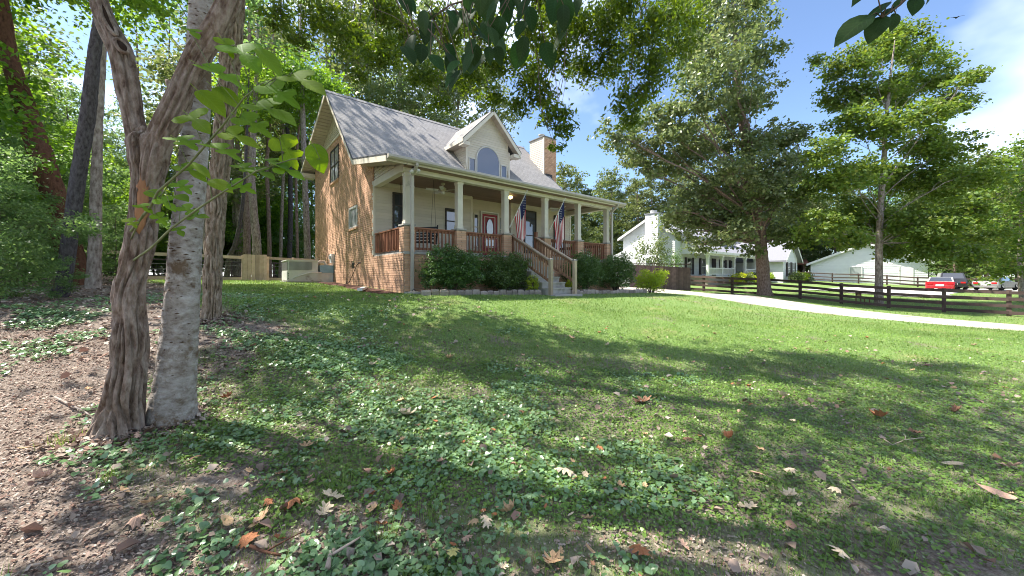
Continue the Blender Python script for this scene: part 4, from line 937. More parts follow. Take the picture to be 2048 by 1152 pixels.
MB().tube([(.62, -.5, .85), (.75, -.5, .98), (.95, -.5, .98), (1.05, -.5, .8), (1.05, -.5, .55), (1.22, -.5, .55)], .06, 10).build('duct_pipe', 'fence_pale', e, True)
MB().box(.70, 1.28, -.85, -.25, .45, .80).build('duct_box', 'bluepipe', e); MB().box(.62, 1.28, -.8, .6, .0, .45).build('duct_hood', 'galv', e)
MB().tube([(-.4, -.95, .2), (-.1, -.96, .34), (.3, -.96, .46), (.75, -.9, .46)], .025, 8).build('conduit', 'white', e, True)
e = hthing('electric_meter', -.06, 8.2, 2.25, 'small grey meter box on the brick wall above the air conditioner', 'meter box')
MB().box(-.08, .055, -.16, .16, 0, .42).build('box', 'galv', e); MB().tube([(-.08, 0, .27), (-.15, 0, .27)], .1, 14).build('dial', 'glass_pale', e)
e = hthing('garden_hose', -.12, 4.0, G(-.3, 4), 'thin dark hose leaning from its tap down the brick wall', 'hose')
MB().tube([(.10, .0, .88), (.04, .0, .88), (0, .15, .80), (-.04, .5, .45), (-.08, .9, .12), (-.2, 1.2, .04), (-.35, 1.8, .03), (-.2, 2.6, .03), (-.4, 3.0, .03)], .014, 6).build('hose_line', 'frame_dark', e, True)
MB().tube([(.12, 0, .9), (.0, 0, .9)], .02, 8).build('tap', 'rim', e)
tag(MB().box(-.9, .9, -.07, .07, 0, .07).build('plank', 'white'), 'pale wooden plank lying on the ground beside the brick foundation', 'plank')
o = bpy.data.objects['plank']; o.location = W(-.75, 1.3, G(-.75, 1.3) + .03); o.rotation_euler = (0, 0, YAW + R(68))
# black corrugated drain
pth = [Vector((.22, -.36, .10)), Vector((.24, -.5, .02)), Vector((.3, -.62, -.03)), Vector((.4, -.72, -.05)), Vector((.52, -.86, -.05)), Vector((.66, -.98, -.05)), Vector((.78, -1.05, -.05))]
fp, fr = [], []
for i in range(60):
    u = i / 59 * (len(pth) - 1); k = min(int(u), len(pth) - 2); fp.append(pth[k].lerp(pth[k + 1], u - k)); fr.append(.058 if i % 2 else .07)
e = hthing('drain_pipe', 0, 0, 1.06, 'black corrugated drain pipe bent out from the corner downspout', 'drain pipe')
MB().tube(fp, fr, 12, False).build('pipe', 'blackplastic', e, True); MB().tube([fp[-1], fp[-1] + (fp[-1] - fp[-2]).normalized() * .05], [.05, .05], 12).build('mouth_shade', 'hole_shade', e)  # closed dark plug in place of the shaded inside of the pipe
tag(MB().box(-.16, .16, -.2, .2, 0, .06).build('splash_block', 'concrete'), 'small pale splash block under the corner downspout', 'splash block')
o = bpy.data.objects['splash_block']; o.location = W(.1, -.62, G(.1, -.62) + .01); o.rotation_euler = (0, 0, YAW + .3)
# stone edging of the beds
for B, lab in ((BED, 'row of rough edging stones in front of the two left shrubs'), (BED2, 'row of rough edging stones right of the steps')):
    e = empty('stone_edging', W(B[0][0], B[0][1], G(*B[0])), YAW, lab, 'edging', 'bed edgings')
    pts = [Vector((a, c, 0)) for a, c in B]; L_ = [(q - p).length for p, q in zip(pts, pts[1:])]; x = 0; tot = sum(L_)
    while x < tot - .1:
        w = rnd.uniform(.19, .27); xm = x + w / 2; k = 0; xx = xm
        while k < len(L_) - 1 and xx > L_[k]: xx -= L_[k]; k += 1
        p = pts[k].lerp(pts[k + 1], min(1, xx / L_[k])); d = (pts[k + 1] - pts[k]).normalized()
        h = rnd.uniform(.10, .15); dp = rnd.uniform(.13, .17)
        q = []
        for zz, sc in ((-.08, 1.0), (h * .6, 1.0), (h, .82)):
            for a, c in ((-1, -1), (1, -1), (1, 1), (-1, 1)): q.append((a * w * .48 * sc + rnd.uniform(-.01, .01), c * dp / 2 * sc + rnd.uniform(-.01, .01), zz + rnd.uniform(-.01, .01)))
        fs = [(3, 2, 1, 0), (8, 9, 10, 11)] + [(b0 + i, b0 + (i + 1) % 4, b0 + 4 + (i + 1) % 4, b0 + 4 + i) for b0 in (0, 4) for i in range(4)]
        o = MB().add(q, fs).build('stone', 'stone', e); o.location = (p.x - B[0][0], p.y - B[0][1], G(p.x, p.y) - G(*B[0]) + .02); o.rotation_euler = (rnd.uniform(-.05, .05), rnd.uniform(-.05, .05), math.atan2(d.y, d.x) + rnd.uniform(-.06, .06))
        x += w + .008

# ================================================================== SHRUBS
def shrub(name, base, rx, ry, h, n, size, mat, seed, label, cat='shrub', group=None, stems=7, rz=0, low=.05, tpl=T_RH, sub=120, subr=.13):
    e = empty(name, base, rz, label, cat, group); g = np.random.default_rng(seed)
    zc = h * (low + (1 - low) * .5); cl = []
    cl.append((0, 0, zc, rx * .86, ry * .86, h * (1 - low) * .47)); cl.append((rx * .3, 0, h * .3, rx * .6, ry * .8, h * .26)); cl.append((-rx * .3, 0, h * .3, rx * .6, ry * .8, h * .26))
    for k in range(7):
        a = g.random() * 6.28; cl.append((math.cos(a) * rx * .5, math.sin(a) * ry * .5, zc + (g.random() - .4) * h * .4, rx * .48, ry * .48, h * .26))
    V, Fc = leafcloud(cl, n, size, seed, tpl, sub=sub, subr=subr, flat=.9, upright=.5)
    link(bpy.data.objects.new('crown', npmesh('crown', V, Fc, mat)), e)
    for k in range(stems):
        a = g.random() * 6.28; r = g.random() * .6; mb = MB(); q = Vector((math.cos(a) * rx * r, math.sin(a) * ry * r, h * (.5 + .35 * g.random())))
        limb(mb, (math.cos(a) * .08, math.sin(a) * .08, -.05), q, .03, .008, random.Random(seed * 31 + k), .1, 6, 6); mb.build('stem', 'twig', e, True)
    return e
def hs(t, s): return W(t, s, G(t, s) + .04)
shrub('shrub', hs(1.37, -.72), 1.22, .74, 1.50, 26000, .05, 'lf_shrub', 21, 'rounded dark green shrub nearest the black drain pipe', group='shrubs before the porch', rz=YAW)
shrub('shrub', hs(3.42, -.72), 1.08, .74, 1.46, 24000, .05, 'lf_shrub', 22, 'rounded dark green shrub just left of the front steps', group='shrubs before the porch', rz=YAW)
shrub('shrub', hs(7.6, -.75), 1.32, .72, 1.78, 26000, .05, 'lf_shrub', 23, 'tall dark green shrub just right of the front steps', group='shrubs before the porch', rz=YAW)
shrub('shrub', hs(9.8, -.72), 1.25, .8, 1.75, 20000, .055, 'lf_shrub', 24, 'dark green shrub with bare reddish stems at the right end of the porch', group='shrubs before the porch', rz=YAW, low=.2, stems=12)
shrub('small_shrub', hs(4.02, -1.45), .27, .25, .66, 1500, .045, 'lf_lime', 25, 'small yellow-green bush left of the bottom step', 'shrub', 'yellow bushes by the steps', 5, sub=40, subr=.2)
shrub('small_shrub', hs(5.92, -1.5), .24, .24, .62, 1200, .045, 'lf_lime', 26, 'small yellow-green bush right of the bottom step', 'shrub', 'yellow bushes by the steps', 5, sub=40, subr=.2)
shrub('lime_shrub', (6.75, 17.9, Hf(6.75, 17.9)), .85, .7, 1.12, 5200, .085, 'lf_lime', 27, 'lime green spreading bush at the edge of the gravel drive', 'shrub', None, 6, tpl=T_LAN, sub=60, subr=.2, low=.25)
shrub('small_tree', (12.2, 32.5, Hf(12.2, 32.5)), 1.9, 1.6, 4.3, 3000, .16, 'lf_oak', 28, 'loose leafy small tree in front of the white chimney wall', 'tree', None, 8, low=.35, sub=26, subr=.22)
shrub('small_tree', (14.6, 33.5, Hf(14.6, 33.5)), 1.0, 1.0, 3.6, 1500, .13, 'lf_woods2', 29, 'pale feathery sapling between the dark board fence and the white porch', 'tree', None, 6, low=.25, sub=22, subr=.24)

# ================================================================== FENCES
def fence(name, label, cat, a, b, step, h, rails, mat, pw=.13, rh=.14, rt=.04, group=None, lift=0):
    a = Vector((a[0], a[1], 0)); b = Vector((b[0], b[1], 0)); n = max(1, round((b - a).length / step)); d = (b - a).normalized(); ang = math.atan2(d.y, d.x)
    z0 = Hf(a.x, a.y); e = empty(name, (a.x, a.y, z0), 0, label, cat, group); off = (-a.x, -a.y, -z0); side = Vector((d.y, -d.x, 0)) * (pw / 2 + rt / 2 + .002)
    pts = [a + (b - a) * i / n for i in range(n + 1)]; zs = [Hf(p.x, p.y) for p in pts]
    for p, z in zip(pts, zs):
        hh = h + rnd.uniform(-.02, .03); x = d * pw / 2; y = Vector((-d.y, d.x, 0)) * pw / 2
        q = [p - x - y, p + x - y, p + x + y, p - x + y]
        MB().hexa([v + Vector((0, 0, z - .2)) for v in q] + [v + Vector((0, 0, z + hh)) for v in q]).build('post', mat, e, off=off)
    for i in range(n):
        for r in rails:
            j = rnd.uniform(-.015, .015)
            MB().bar(pts[i] + side + Vector((0, 0, zs[i] + r + j)) + d * .005, pts[i + 1] + side + Vector((0, 0, zs[i + 1] + r - j)) - d * .005, rt, rh).build('rail', mat, e, off=off)
    return e, off, pts, zs
w0, w1 = W(26.7, 9.2), W(26.7, -24.8)
fence('paddock_fence', 'dark brown four-rail fence running along the far side of the gravel drive', 'fence', (w0.x, w0.y), (w1.x, w1.y), 2.13, 1.32, (.18, .52, .86, 1.2), 'fence_dark', .16, .16, .045)
fence('paddock_fence', 'distant dark rail fence in front of the white gabled garage', 'fence', (40, 54), (54.5, 39), 2.6, 1.3, (.3, .7, 1.15), 'fence_dark', .15, .14, .05)
fence('paddock_fence', 'distant pinkish rail fence at the right edge beyond the parked cars', 'fence', (54.8, 38.6), (60, 27), 2.6, 1.3, (.3, .7, 1.15), 'fence_pale', .15, .14, .05)
# dark board fence beside the white house
A_, B_ = Vector((9.3, 29.2, 0)), Vector((14.3, 29.6, 0)); z0 = Hf(A_.x, A_.y)
e = empty('board_fence', (A_.x, A_.y, z0), 0, 'dark grey solid board fence left of the white porch', 'fence'); d = (B_ - A_).normalized(); k = 0.0
while k < (B_ - A_).length:
    p = A_ + d * k; zz = Hf(p.x, p.y) - .1; w = .145; hh = 1.95 + rnd.uniform(-.02, .02)
    MB().hexa([p + Vector((0, 0, zz)), p + d * w + Vector((0, 0, zz)), p + d * w + Vector((0, .03, zz)), p + Vector((0, .03, zz)), p + Vector((0, 0, zz + hh)), p + d * w + Vector((0, 0, zz + hh)), p + d * w + Vector((0, .03, zz + hh)), p + Vector((0, .03, zz + hh))]).build('board', 'fence_grey', e, off=(-A_.x, -A_.y, -z0)); k += w + .008
MB().bar(A_ + Vector((0, -.01, z0 + 1.9)), B_ + Vector((0, -.01, z0 + 1.88)), .06, .07).build('cap_rail', 'fence_grey', e, off=(-A_.x, -A_.y, -z0))
# back-yard wire fence with its wooden gate beside the house
w0, w1 = W(-.15, 11.2), W(-2.35, 11.2)
def wires(e, off, pts, zs, hs_):
    for i in range(len(pts) - 1):
        mb = MB()
        for h in hs_: mb.tube([pts[i] + Vector((0, 0, zs[i] + h)), pts[i + 1] + Vector((0, 0, zs[i + 1] + h))], .006, 4, False)
        mb.build('wire_mesh', 'wire', e, off=off)
r = fence('yard_fence', 'reddish post-and-rail wire fence between the air conditioner and picket gate', 'fence', (w0.x, w0.y), (w1.x, w1.y), 1.2, 1.22, (.08, 1.12), 'fence_pale', .1, .13, .04); wires(*r, (.3, .5, .7, .9))
w0, w1 = W(-3.35, 11.2), W(-15, 11.2)
r = fence('yard_fence', 'reddish post-and-rail wire fence running into the woods behind the three trunks', 'fence', (w0.x, w0.y), (w1.x, w1.y), 2.3, 1.22, (.08, 1.12), 'fence_pale', .12, .14, .04); wires(*r, (.3, .5, .7, .9))
w0, w1 = W(4, 21.5), W(-16, 21.5)
r = fence('yard_fence', 'grey wire fence at the back of the yard against the woods', 'fence', (w0.x, w0.y), (w1.x, w1.y), 2.4, 1.25, (.1, 1.15), 'fence_grey', .12, .10, .04); wires(*r, (.3, .5, .7, .9))
w0 = W(-2.4, 11.05); z0 = Hf(w0.x, w0.y); e = empty('picket_gate', (w0.x, w0.y, z0), YAW, 'pale vertical-board wooden gate beside the air conditioner', 'gate')
for i in range(6): MB().box(-.95 + i * .16, -.805 + i * .16, 0, .025, .02, 1.28 + rnd.uniform(-.02, .02)).build('picket', 'fence_pale', e)
for z in (.3, 1.0): MB().box(-.96, .02, .026, .07, z, z + .09).build('rail', 'fence_pale', e)

# ================================================================== NEIGHBOURING WHITE HOUSE
NZ = .85
nb = empty('white_house', W(35.1, 6.05, NZ), YAW, 'white siding house with chimney and columned porch beyond the dark fences', 'house'); NO = (-35.1, -6.05, -NZ)
def nbb(mb, nm, mat, par=None): return mb.build(nm, mat, par or nb, off=NO)
def lapwall(par, plane, fix, a0, a1, z0, z1, lim=None, ex=.2):
    z = z0
    while z < z1 - .02:
        l0, l1 = (a0, a1) if lim is None else lim(z + ex / 2); l0, l1 = max(l0, a0), min(l1, a1)
        if l1 - l0 > .1:
            q = [(fix - .001, z), (fix - .03, z), (fix - .005, min(z + ex, z1)), (fix - .001, min(z + ex, z1))]
            nbb(MB().ext([(a, l0, b_) for a, b_ in q] if plane == 't' else [(l0, a, b_) for a, b_ in q], (0, l1 - l0, 0) if plane == 't' else (l1 - l0, 0, 0)), 'siding_board', 'nb_white', par)
        z += ex
gw = nbb(MB().ext([(33.2, 8.6, .2), (33.2, 14.9, .2), (33.2, 14.9, 6.2), (33.2, 11.75, 7.8), (33.2, 8.6, 6.2)], (15.8, 0, 0)), 'main_wall', 'nb_white')
lapwall(gw, 't', 33.2, 8.6, 14.9, .6, 7.7, lambda z: (8.6 if z < 6.2 else 11.75 - (7.8 - z) * 1.97, 14.9 if z < 6.2 else 11.75 + (7.8 - z) * 1.97), .22)
for pts in ([(8.1, 6.05), (11.75, 7.95)], [(11.751, 7.95), (15.4, 6.05)]):
    rf = nbb(MB().ext([(32.8, p[0], p[1]) for p in pts] + [(32.8, p[0], p[1] - .16) for p in pts[::-1]], (16.6, 0, 0)), 'roof', 'nb_roof')
    nbb(MB().ext([(32.76, p[0], p[1] + .02) for p in pts] + [(32.76, p[0], p[1] - .26) for p in pts[::-1]], (.04, 0, 0)), 'rake_board', 'white', rf)
c_ = nbb(MB().box(32.3, 33.19, 10.0, 11.5, .4, 8.35), 'chimney', 'nb_white'); lapwall(c_, 't', 32.3, 10.0, 11.5, 2.5, 8.3, None, .22)
nbb(MB().box(32.22, 33.25, 9.92, 11.58, 8.351, 8.45), 'chimney_cap', 'nb_roof', c_); nbb(MB().tube([(32.7, 10.75, 8.45), (32.7, 10.75, 8.75)], .35, 12), 'flue', 'galv', c_)
# lower side lean-to left of the gable
nbb(MB().ext([(31.6, 11.0, .3), (31.6, 16.2, .3), (31.6, 16.2, 3.6), (31.6, 13.6, 4.6), (31.6, 11.0, 3.6)], (1.59, 0, 0)), 'side_wing', 'nb_white')
# porch
nbb(MB().box(34.9, 49.0, 6.0, 8.59, .7, 1.55), 'porch_base', 'stone'); nbb(MB().box(34.85, 49.0, 5.95, 8.59, 1.551, 1.68), 'porch_floor', 'white')
pr = [(5.7, 4.2), (8.6, 5.6)]; rf = nbb(MB().ext([(34.4, a, b_) for a, b_ in pr] + [(34.4, a, b_ - .14) for a, b_ in pr[::-1]], (15.0, 0, 0)), 'porch_roof', 'nb_roof')
nbb(MB().box(34.4, 49.4, 5.62, 5.699, 3.95, 4.2), 'fascia', 'white', rf); nbb(MB().box(34.6, 49.0, 6.0, 6.25, 3.80, 4.10), 'porch_beam', 'white')
nbb(MB().ext([(34.5, 5.9, 4.0), (34.5, 8.58, 4.0), (34.5, 8.58, 5.4)], (.1, 0, 0)), 'porch_gable_fill', 'nb_white', rf)
TP = [35.1, 38.5, 41.8, 45.1, 48.4]
for t in TP:
    p_ = nbb(MB().box(t - .12, t + .12, 6.0, 6.24, 1.681, 3.80), 'porch_column', 'white'); nbb(MB().box(t - .18, t + .18, 5.95, 6.3, 3.62, 3.799), 'capital', 'white', p_)
for a, c in zip(TP[:-1], TP[1:]):
    if a > 41 and a < 42: continue
    nbb(MB().box(a + .13, c - .13, 6.06, 6.16, 2.42, 2.52), 'porch_rail', 'white'); nbb(MB().box(a + .13, c - .13, 6.06, 6.16, 1.80, 1.88), 'porch_rail', 'white')
    for k in range(int((c - a - .3) / .22)): nbb(MB().box(a + .2 + k * .22, a + .25 + k * .22, 6.08, 6.14, 1.881, 2.419), 'baluster', 'white')
lapwall(gw, 's', 8.6, 33.2, 49, 1.7, 4.0, None, .2)
def nwin(t, z0, z1, s=8.57, w=.95):
    nbb(MB().box(t - w / 2 - .08, t + w / 2 + .08, s - .07, s - .031, z0 - .08, z1 + .08), 'window_frame', 'white'); nbb(MB().box(t - w / 2, t + w / 2, s - .08, s - .071, z0, z1), 'pane', 'glass'); nbb(MB().box(t - w / 2, t + w / 2, s - .095, s - .081, (z0 + z1) / 2 - .03, (z0 + z1) / 2 + .03), 'sash_bar', 'white')
    for sg in (-1, 1): nbb(MB().box(t + sg * (w / 2 + .32) - .22, t + sg * (w / 2 + .32) + .22, s - .09, s - .031, z0 - .08, z1 + .08), 'shutter', 'shutter')
for t in (36.2, 39.6, 45.0, 47.9): nwin(t, 1.9, 3.6)
nbb(MB().box(41.9, 42.9, 8.48, 8.56, 1.7, 3.75), 'door', 'shutter')
for i in range(4): nbb(MB().box(42.4, 44.3, 4.6 + i * .35, 4.95 + i * .35 - .003, .5, .9 + i * .19), 'step', 'white')
# right wing with its front gable
wg = nbb(MB().ext([(49.2, 3.4, .3), (55.0, 3.4, .3), (55.0, 3.4, 3.9), (52.1, 3.4, 6.2), (49.2, 3.4, 3.9)], (0, 8.0, 0)), 'wing_wall', 'nb_white')
lapwall(wg, 's', 3.4, 49.2, 55.0, .7, 6.1, lambda z: (49.2, 55) if z < 3.9 else (49.2 + (z - 3.9) * 1.26, 55 - (z - 3.9) * 1.26), .22)
for a, c in (((48.7, 3.55), (52.1, 6.35)), ((55.5, 3.55), (52.101, 6.35))):
    rf = nbb(MB().ext([(a[0], 2.9, a[1]), (c[0], 2.9, c[1]), (c[0], 2.9, c[1] - .18), (a[0], 2.9, a[1] - .18)], (0, 8.6, 0)), 'wing_roof', 'nb_roof'); nbb(MB().ext([(a[0], 2.86, a[1] + .03), (c[0], 2.86, c[1] + .03), (c[0], 2.86, c[1] - .28), (a[0], 2.86, a[1] - .28)], (0, .038, 0)), 'rake_board', 'white', rf)
for t in (51.2, 53.0): nwin(t, 1.7, 3.3, 3.36, .8)
# shrubs along the white porch
for i, t in enumerate((38.8, 40.6, 42.2, 45.6, 47.4, 50.0, 52.0, 54.2)):
    w_ = W(t, 4.6 if t < 49 else 2.3); shrub('porch_shrub', (w_.x, w_.y, Hf(w_.x, w_.y)), 1.0, .8, 1.25 + .3 * rnd.random(), 900, .16, 'lf_far' if i % 2 else 'lf_lime', 60 + i, 'low green foundation shrub along the front of the white house', 'shrub', 'foundation shrubs of the white house', 3, sub=24, subr=.26)
# ---- white garage further right
gx, gy = 49.2, 51.4; ga = R(-38); gz = Hf(gx, gy) - .2
gr = empty('white_garage', (gx, gy, gz), ga, 'white gabled garage behind the slim yellow-green tree', 'garage')
GW, GD, GE, GA = 5.9, 9, 3.0, 5.6
wl_ = MB().ext([(-GW, 0, 0), (GW, 0, 0), (GW, 0, GE), (0, 0, GA), (-GW, 0, GE)], (0, GD, 0)).build('wall', 'nb_white', gr)
z = .3
while z < GA - .2:
    hw = GW if z < GE else GW * (GA - z) / (GA - GE)
    MB().ext([(-hw, a, b_) for a, b_ in ((-.001, z), (-.03, z), (-.006, z + .24), (-.001, z + .24))], (2 * hw, 0, 0)).build('siding_board', 'nb_white', wl_); z += .24
for sg in (-1, 1):
    q = [(sg * (GW + .5), -.5, GE - .05), (0 + sg * .001, -.5, GA + .2), (sg * .001, -.5, GA + .02), (sg * (GW + .5), -.5, GE - .25)]
    rf = MB().ext(q, (0, GD + 1, 0)).build('roof', 'nb_roof', gr); MB().ext([(a, -.56, b_ + (.03 if i < 2 else -.1)) for i, (a, _, b_) in enumerate(q)], (0, .055, 0)).build('rake_board', 'white', rf)
MB().box(-1.6, -.4, -.08, -.035, 1.1, 2.4).build('window', 'glass_pale', gr)
for a in ((-1.7, -1.601), (-.399, -.3)): MB().box(a[0], a[1], -.1, -.035, 1.0, 2.5).build('window_frame', 'white', gr)
for a in ((1.0, 1.099), (2.401, 2.5)): MB().box(-1.6, -.4, -.1, -.035, a[0], a[1]).build('window_frame', 'white', gr)
MB().box(3.4, 4.6, -.08, -.035, .1, 2.3).build('door', 'white', gr); MB().box(3.28, 3.399, -.1, -.035, .1, 2.42).build('door_frame', 'galv', gr)
# open brown shed
sx, sy = 40.8, 58; e = empty('open_shed', (sx, sy, Hf(sx, sy)), R(-35), 'low open shed with rusty brown roof left of the white garage', 'shed')
for x in (-4, 0, 4):
    for y in (0, 4): MB().box(x - .1, x + .1, y - .1, y + .1, -.2, 2.3 + .15 * y).build('post', 'fence_dark', e)
MB().ext([(-4.6, -.6, 2.2), (4.6, -.6, 2.2), (4.6, 4.7, 3.0), (-4.6, 4.7, 3.0)], (0, 0, .12)).build('roof', 'rust', e); MB().box(-4, 4, 4.11, 4.2, 0, 2.6).build('back_wall', 'fence_dark', e)

# ================================================================== VEHICLES
def car(loc, rz, paint, top, label, prof_, cab, wid, wr=.32):
    e = empty('parked_car', (loc[0], loc[1], Hf(loc[0], loc[1]) + .07), rz, label, 'car', None)
    hw = wid / 2; mb = MB(); n = len(prof_)
    secs = [(-hw, .93, -.0), (-hw * .93, 1, 0), (hw * .93, 1, 0), (hw, .93, 0)]
    pts = []
    for y, sc, _ in secs:
        for x, z in prof_: pts.append((x * (1 if sc == 1 else .985), y, .22 + (z - .22) * sc))
    fs = [tuple(range(n - 1, -1, -1)), tuple(range(3 * n, 4 * n))] + [(k * n + i, k * n + (i + 1) % n, (k + 1) * n + (i + 1) % n, (k + 1) * n + i) for k in range(3) for i in range(n)]
    body = mb.add(pts, fs).build('body', paint, e)
    m_ = len(cab); q = []
    for sg, w_ in ((-1, .80), (1, .80)):
        for i, (x, z) in enumerate(cab): q.append((x, sg * hw * (w_ if i in (1, 2) else .92), z))
    MB().add(q, [(3, 2, 1, 0), (4, 5, 6, 7), (0, 1, 5, 4), (1, 2, 6, 5), (2, 3, 7, 6)]).build('cabin', top, e)
    zl, zh = cab[0][1], cab[1][1]
    def inset(i, j, nm):
        a = [Vector(q[i]), Vector(q[j]), Vector(q[j + 4]), Vector(q[i + 4])]; c = sum(a, Vector()) / 4; nrm = (a[1] - a[0]).cross(a[3] - a[0]).normalized()
        if nrm.x * (c.x - sum(p[0] for p in q) / 8) < 0: nrm = -nrm
        b_ = [c + (p - c) * .86 + nrm * .006 for p in a]; MB().ext(b_, nrm * .008).build(nm, 'glass', e)
    inset(0, 1, 'rear_window'); inset(2, 3, 'windscreen')
    for sg in (0, 4):
        a = [Vector(q[sg + i]) for i in range(4)]; c = sum(a, Vector()) / 4; nn = Vector((0, -1 if sg == 0 else 1, .12)); MB().ext([c + (p - c) * .84 + nn * .006 for p in a], nn * .008).build('side_window', 'glass', e)
    x0, x1 = min(p[0] for p in prof_), max(p[0] for p in prof_)
    for x in (x0 + .8, x1 - .85):
        for sg in (-1, 1):
            w_ = empty('wheel', (x, sg * (hw - .08), wr)); w_.parent = e
            MB().tube([(0, -.1, 0), (0, -.1, 0), (0, .1, 0), (0, .1, 0)], [wr * .8, wr, wr, wr * .8], 18).build('tyre', 'tyre', w_, True); MB().tube([(0, -.11, 0), (0, .11, 0)], wr * .6, 14).build('rim', 'rim', w_)
    for sg in (-1, 1): MB().box(x0 - .02, x0 + .03, sg * hw * .68 - .17, sg * hw * .68 + .17, .66, .82).build('tail_light', 'lamp_red', e)
    MB().box(x0 - .022, x0 + .02, -.26, .26, .50, .66).build('licence_plate', 'white', e); MB().box(x0 - .05, x0 + .03, -hw * .9, hw * .9, .30, .46).build('bumper', paint, e)
    return e
sedan = [(-2.25, .28), (2.25, .28), (2.3, .6), (2.05, .78), (.75, .92), (-1.5, .95), (-2.2, .92), (-2.3, .6)]; scab = [(-1.65, .93), (-.95, 1.36), (.1, 1.36), (.85, .91)]
car((42.6, 36.6), R(38), 'carred', 'cartop', 'red car with grey soft top parked beyond the dark fence', sedan, scab, 1.85)
suv = [(-2.3, .35), (2.3, .35), (2.35, .8), (2.15, 1.02), (.95, 1.1), (-2.2, 1.12), (-2.3, .7)]; vcab = [(-2.15, 1.11), (-1.8, 1.75), (.2, 1.75), (.95, 1.09)]
car((47.6, 40.2), R(48), 'carblack', 'carblack', 'black vehicle parked behind the red car', suv, vcab, 1.9, .36)
car((50.6, 38.6), R(20), 'galv_dark', 'carblack', 'grey car with dark roof parked right of the red car', sedan, scab, 1.8)
# brown metal chair by the fence
w_ = W(27.6, -6.55); e = empty('garden_chair', (w_.x, w_.y, Hf(w_.x, w_.y)), R(20), 'small brown garden chair behind the rail fence beside the slim trunk', 'chair')
for x in (-.25, .25):
    for y in (-.22, .22): MB().box(x - .02, x + .02, y - .02, y + .02, -.02, .45 if y < 0 else .9).build('leg', 'rust', e)
MB().box(-.28, .28, -.25, .25, .451, .48).build('seat', 'rust', e)
for i in range(4): MB().box(-.27, .27, .2, .23, .52 + i * .1, .6 + i * .1).build('back_slat', 'rust', e)
# birds
for i, (px, py, Y_) in enumerate(((1622, 142, 60), (1570, 146, 70), (1914, 35, 55))):
    p = P(px, py, Y_); e = empty('bird', p, rnd.uniform(0, 6), 'small dark bird soaring in the blue sky ' + ('nearest the tall slim tree' if i == 0 else 'nearest the big oak' if i == 1 else 'near the top right corner'), 'bird', 'birds in the sky')
    MB().tube([(-.35, 0, 0), (-.15, 0, 0), (.15, 0, 0), (.32, 0, .02)], [.02, .08, .08, .02], 8).build('body', 'bird', e, True)
    for sg in (-1, 1): MB().ext([(.15, sg * .05, .02), (.1, sg * .45, .16), (-.08, sg * .85, .08), (-.05, sg * .4, .12), (-.1, sg * .05, .02)], (0, 0, .02)).build('wing', 'bird', e)

# ================================================================== TREES
def px_clumps(lst, Y, spread, sc, seed, base):
    g = random.Random(seed); out = []
    for px, py, r in lst:
        yy = Y + g.uniform(-1, 1) * spread; p = P(px, py, yy) - Vector(base); rr = r * yy / 738 * sc; out.append((p.x, p.y, p.z, rr, rr, rr * .72))
    return out
def hero(name, label, base, tpath, trad, clumps, n, size, leafm, bark, seed, tpl=T_RH, sub=26, subr=.34, twigs=6, cat='tree', group=None, nseg=28, per=.12, furrow=.10, flare=.25, fx=6, flat=.6, upright=1.0):
    e = empty(name, base, 0, label, cat, group); rg = random.Random(seed)
    t = trunk('trunk', tpath, trad, bark, e, nseg, per, furrow, fx, .8, seed, flare)
    mb = MB(); limbs_to(clumps, [tuple(p) for p in tpath], trad[0], rg, mb, twigs, .27); mb.build('limbs', bark, t, True)
    V, Fc = leafcloud(clumps, n, size, seed, tpl, sub, subr, flat, upright); link(bpy.data.objects.new('crown', npmesh('crown', V, Fc, leafm)), e)
    return e
# big oak beside the drive
B1 = Vector((18.08, 26.37, Hf(18.08, 26.37)))
OAK = [(1240, 270, 46), (1290, 305, 50), (1320, 245, 50), (1380, 290, 55), (1345, 330, 38), (1395, 205, 58), (1450, 120, 66), (1420, 60, 60), (1490, 40, 60), (1510, 110, 48), (1515, 185, 44), (1470, 205, 52), (1440, 290, 52), (1500, 290, 48), (1540, 275, 44), (1560, 330, 52), (1500, 370, 56), (1420, 370, 52), (1380, 400, 46), (1405, 450, 42), (1450, 440, 48), (1560, 410, 52), (1600, 340, 44), (1590, 275, 32), (1350, 425, 30), (1480, 465, 38), (1390, 145, 40), (1380, 95, 42), (1460, -60, 70), (1400, -40, 60), (1520, -30, 46), (1400, 490, 26), (1570, 470, 34), (1545, 455, 36), (1300, 350, 24), (1260, 320, 26), (1490, 420, 44), (1460, 340, 46), (1530, 380, 44), (1345, 270, 40), (1430, 240, 44), (1372, 465, 26), (1335, 445, 24), (1440, 485, 24), (1395, 430, 30), (1505, 500, 24)]
cl = px_clumps(OAK, 26.2, 3.0, 1.0, 3, B1)
tp = [P(x, y, 26.37) - B1 for x, y in ((1530, 600), (1527, 560), (1523, 500), (1516, 430), (1503, 350), (1488, 260), (1475, 160), (1468, 60), (1462, -60))]; tp[0] = Vector((0, 0, -.2))
hero('oak_tree', 'tall broad oak with dark leaning trunk at the edge of the gravel drive', B1, tp, [.50, .42, .39, .37, .32, .26, .2, .13, .05], cl, 64000, .205, 'lf_oak', 'bark_oak', 41, T_OAK, 40, .27, 8, flat=.8, upright=.7)
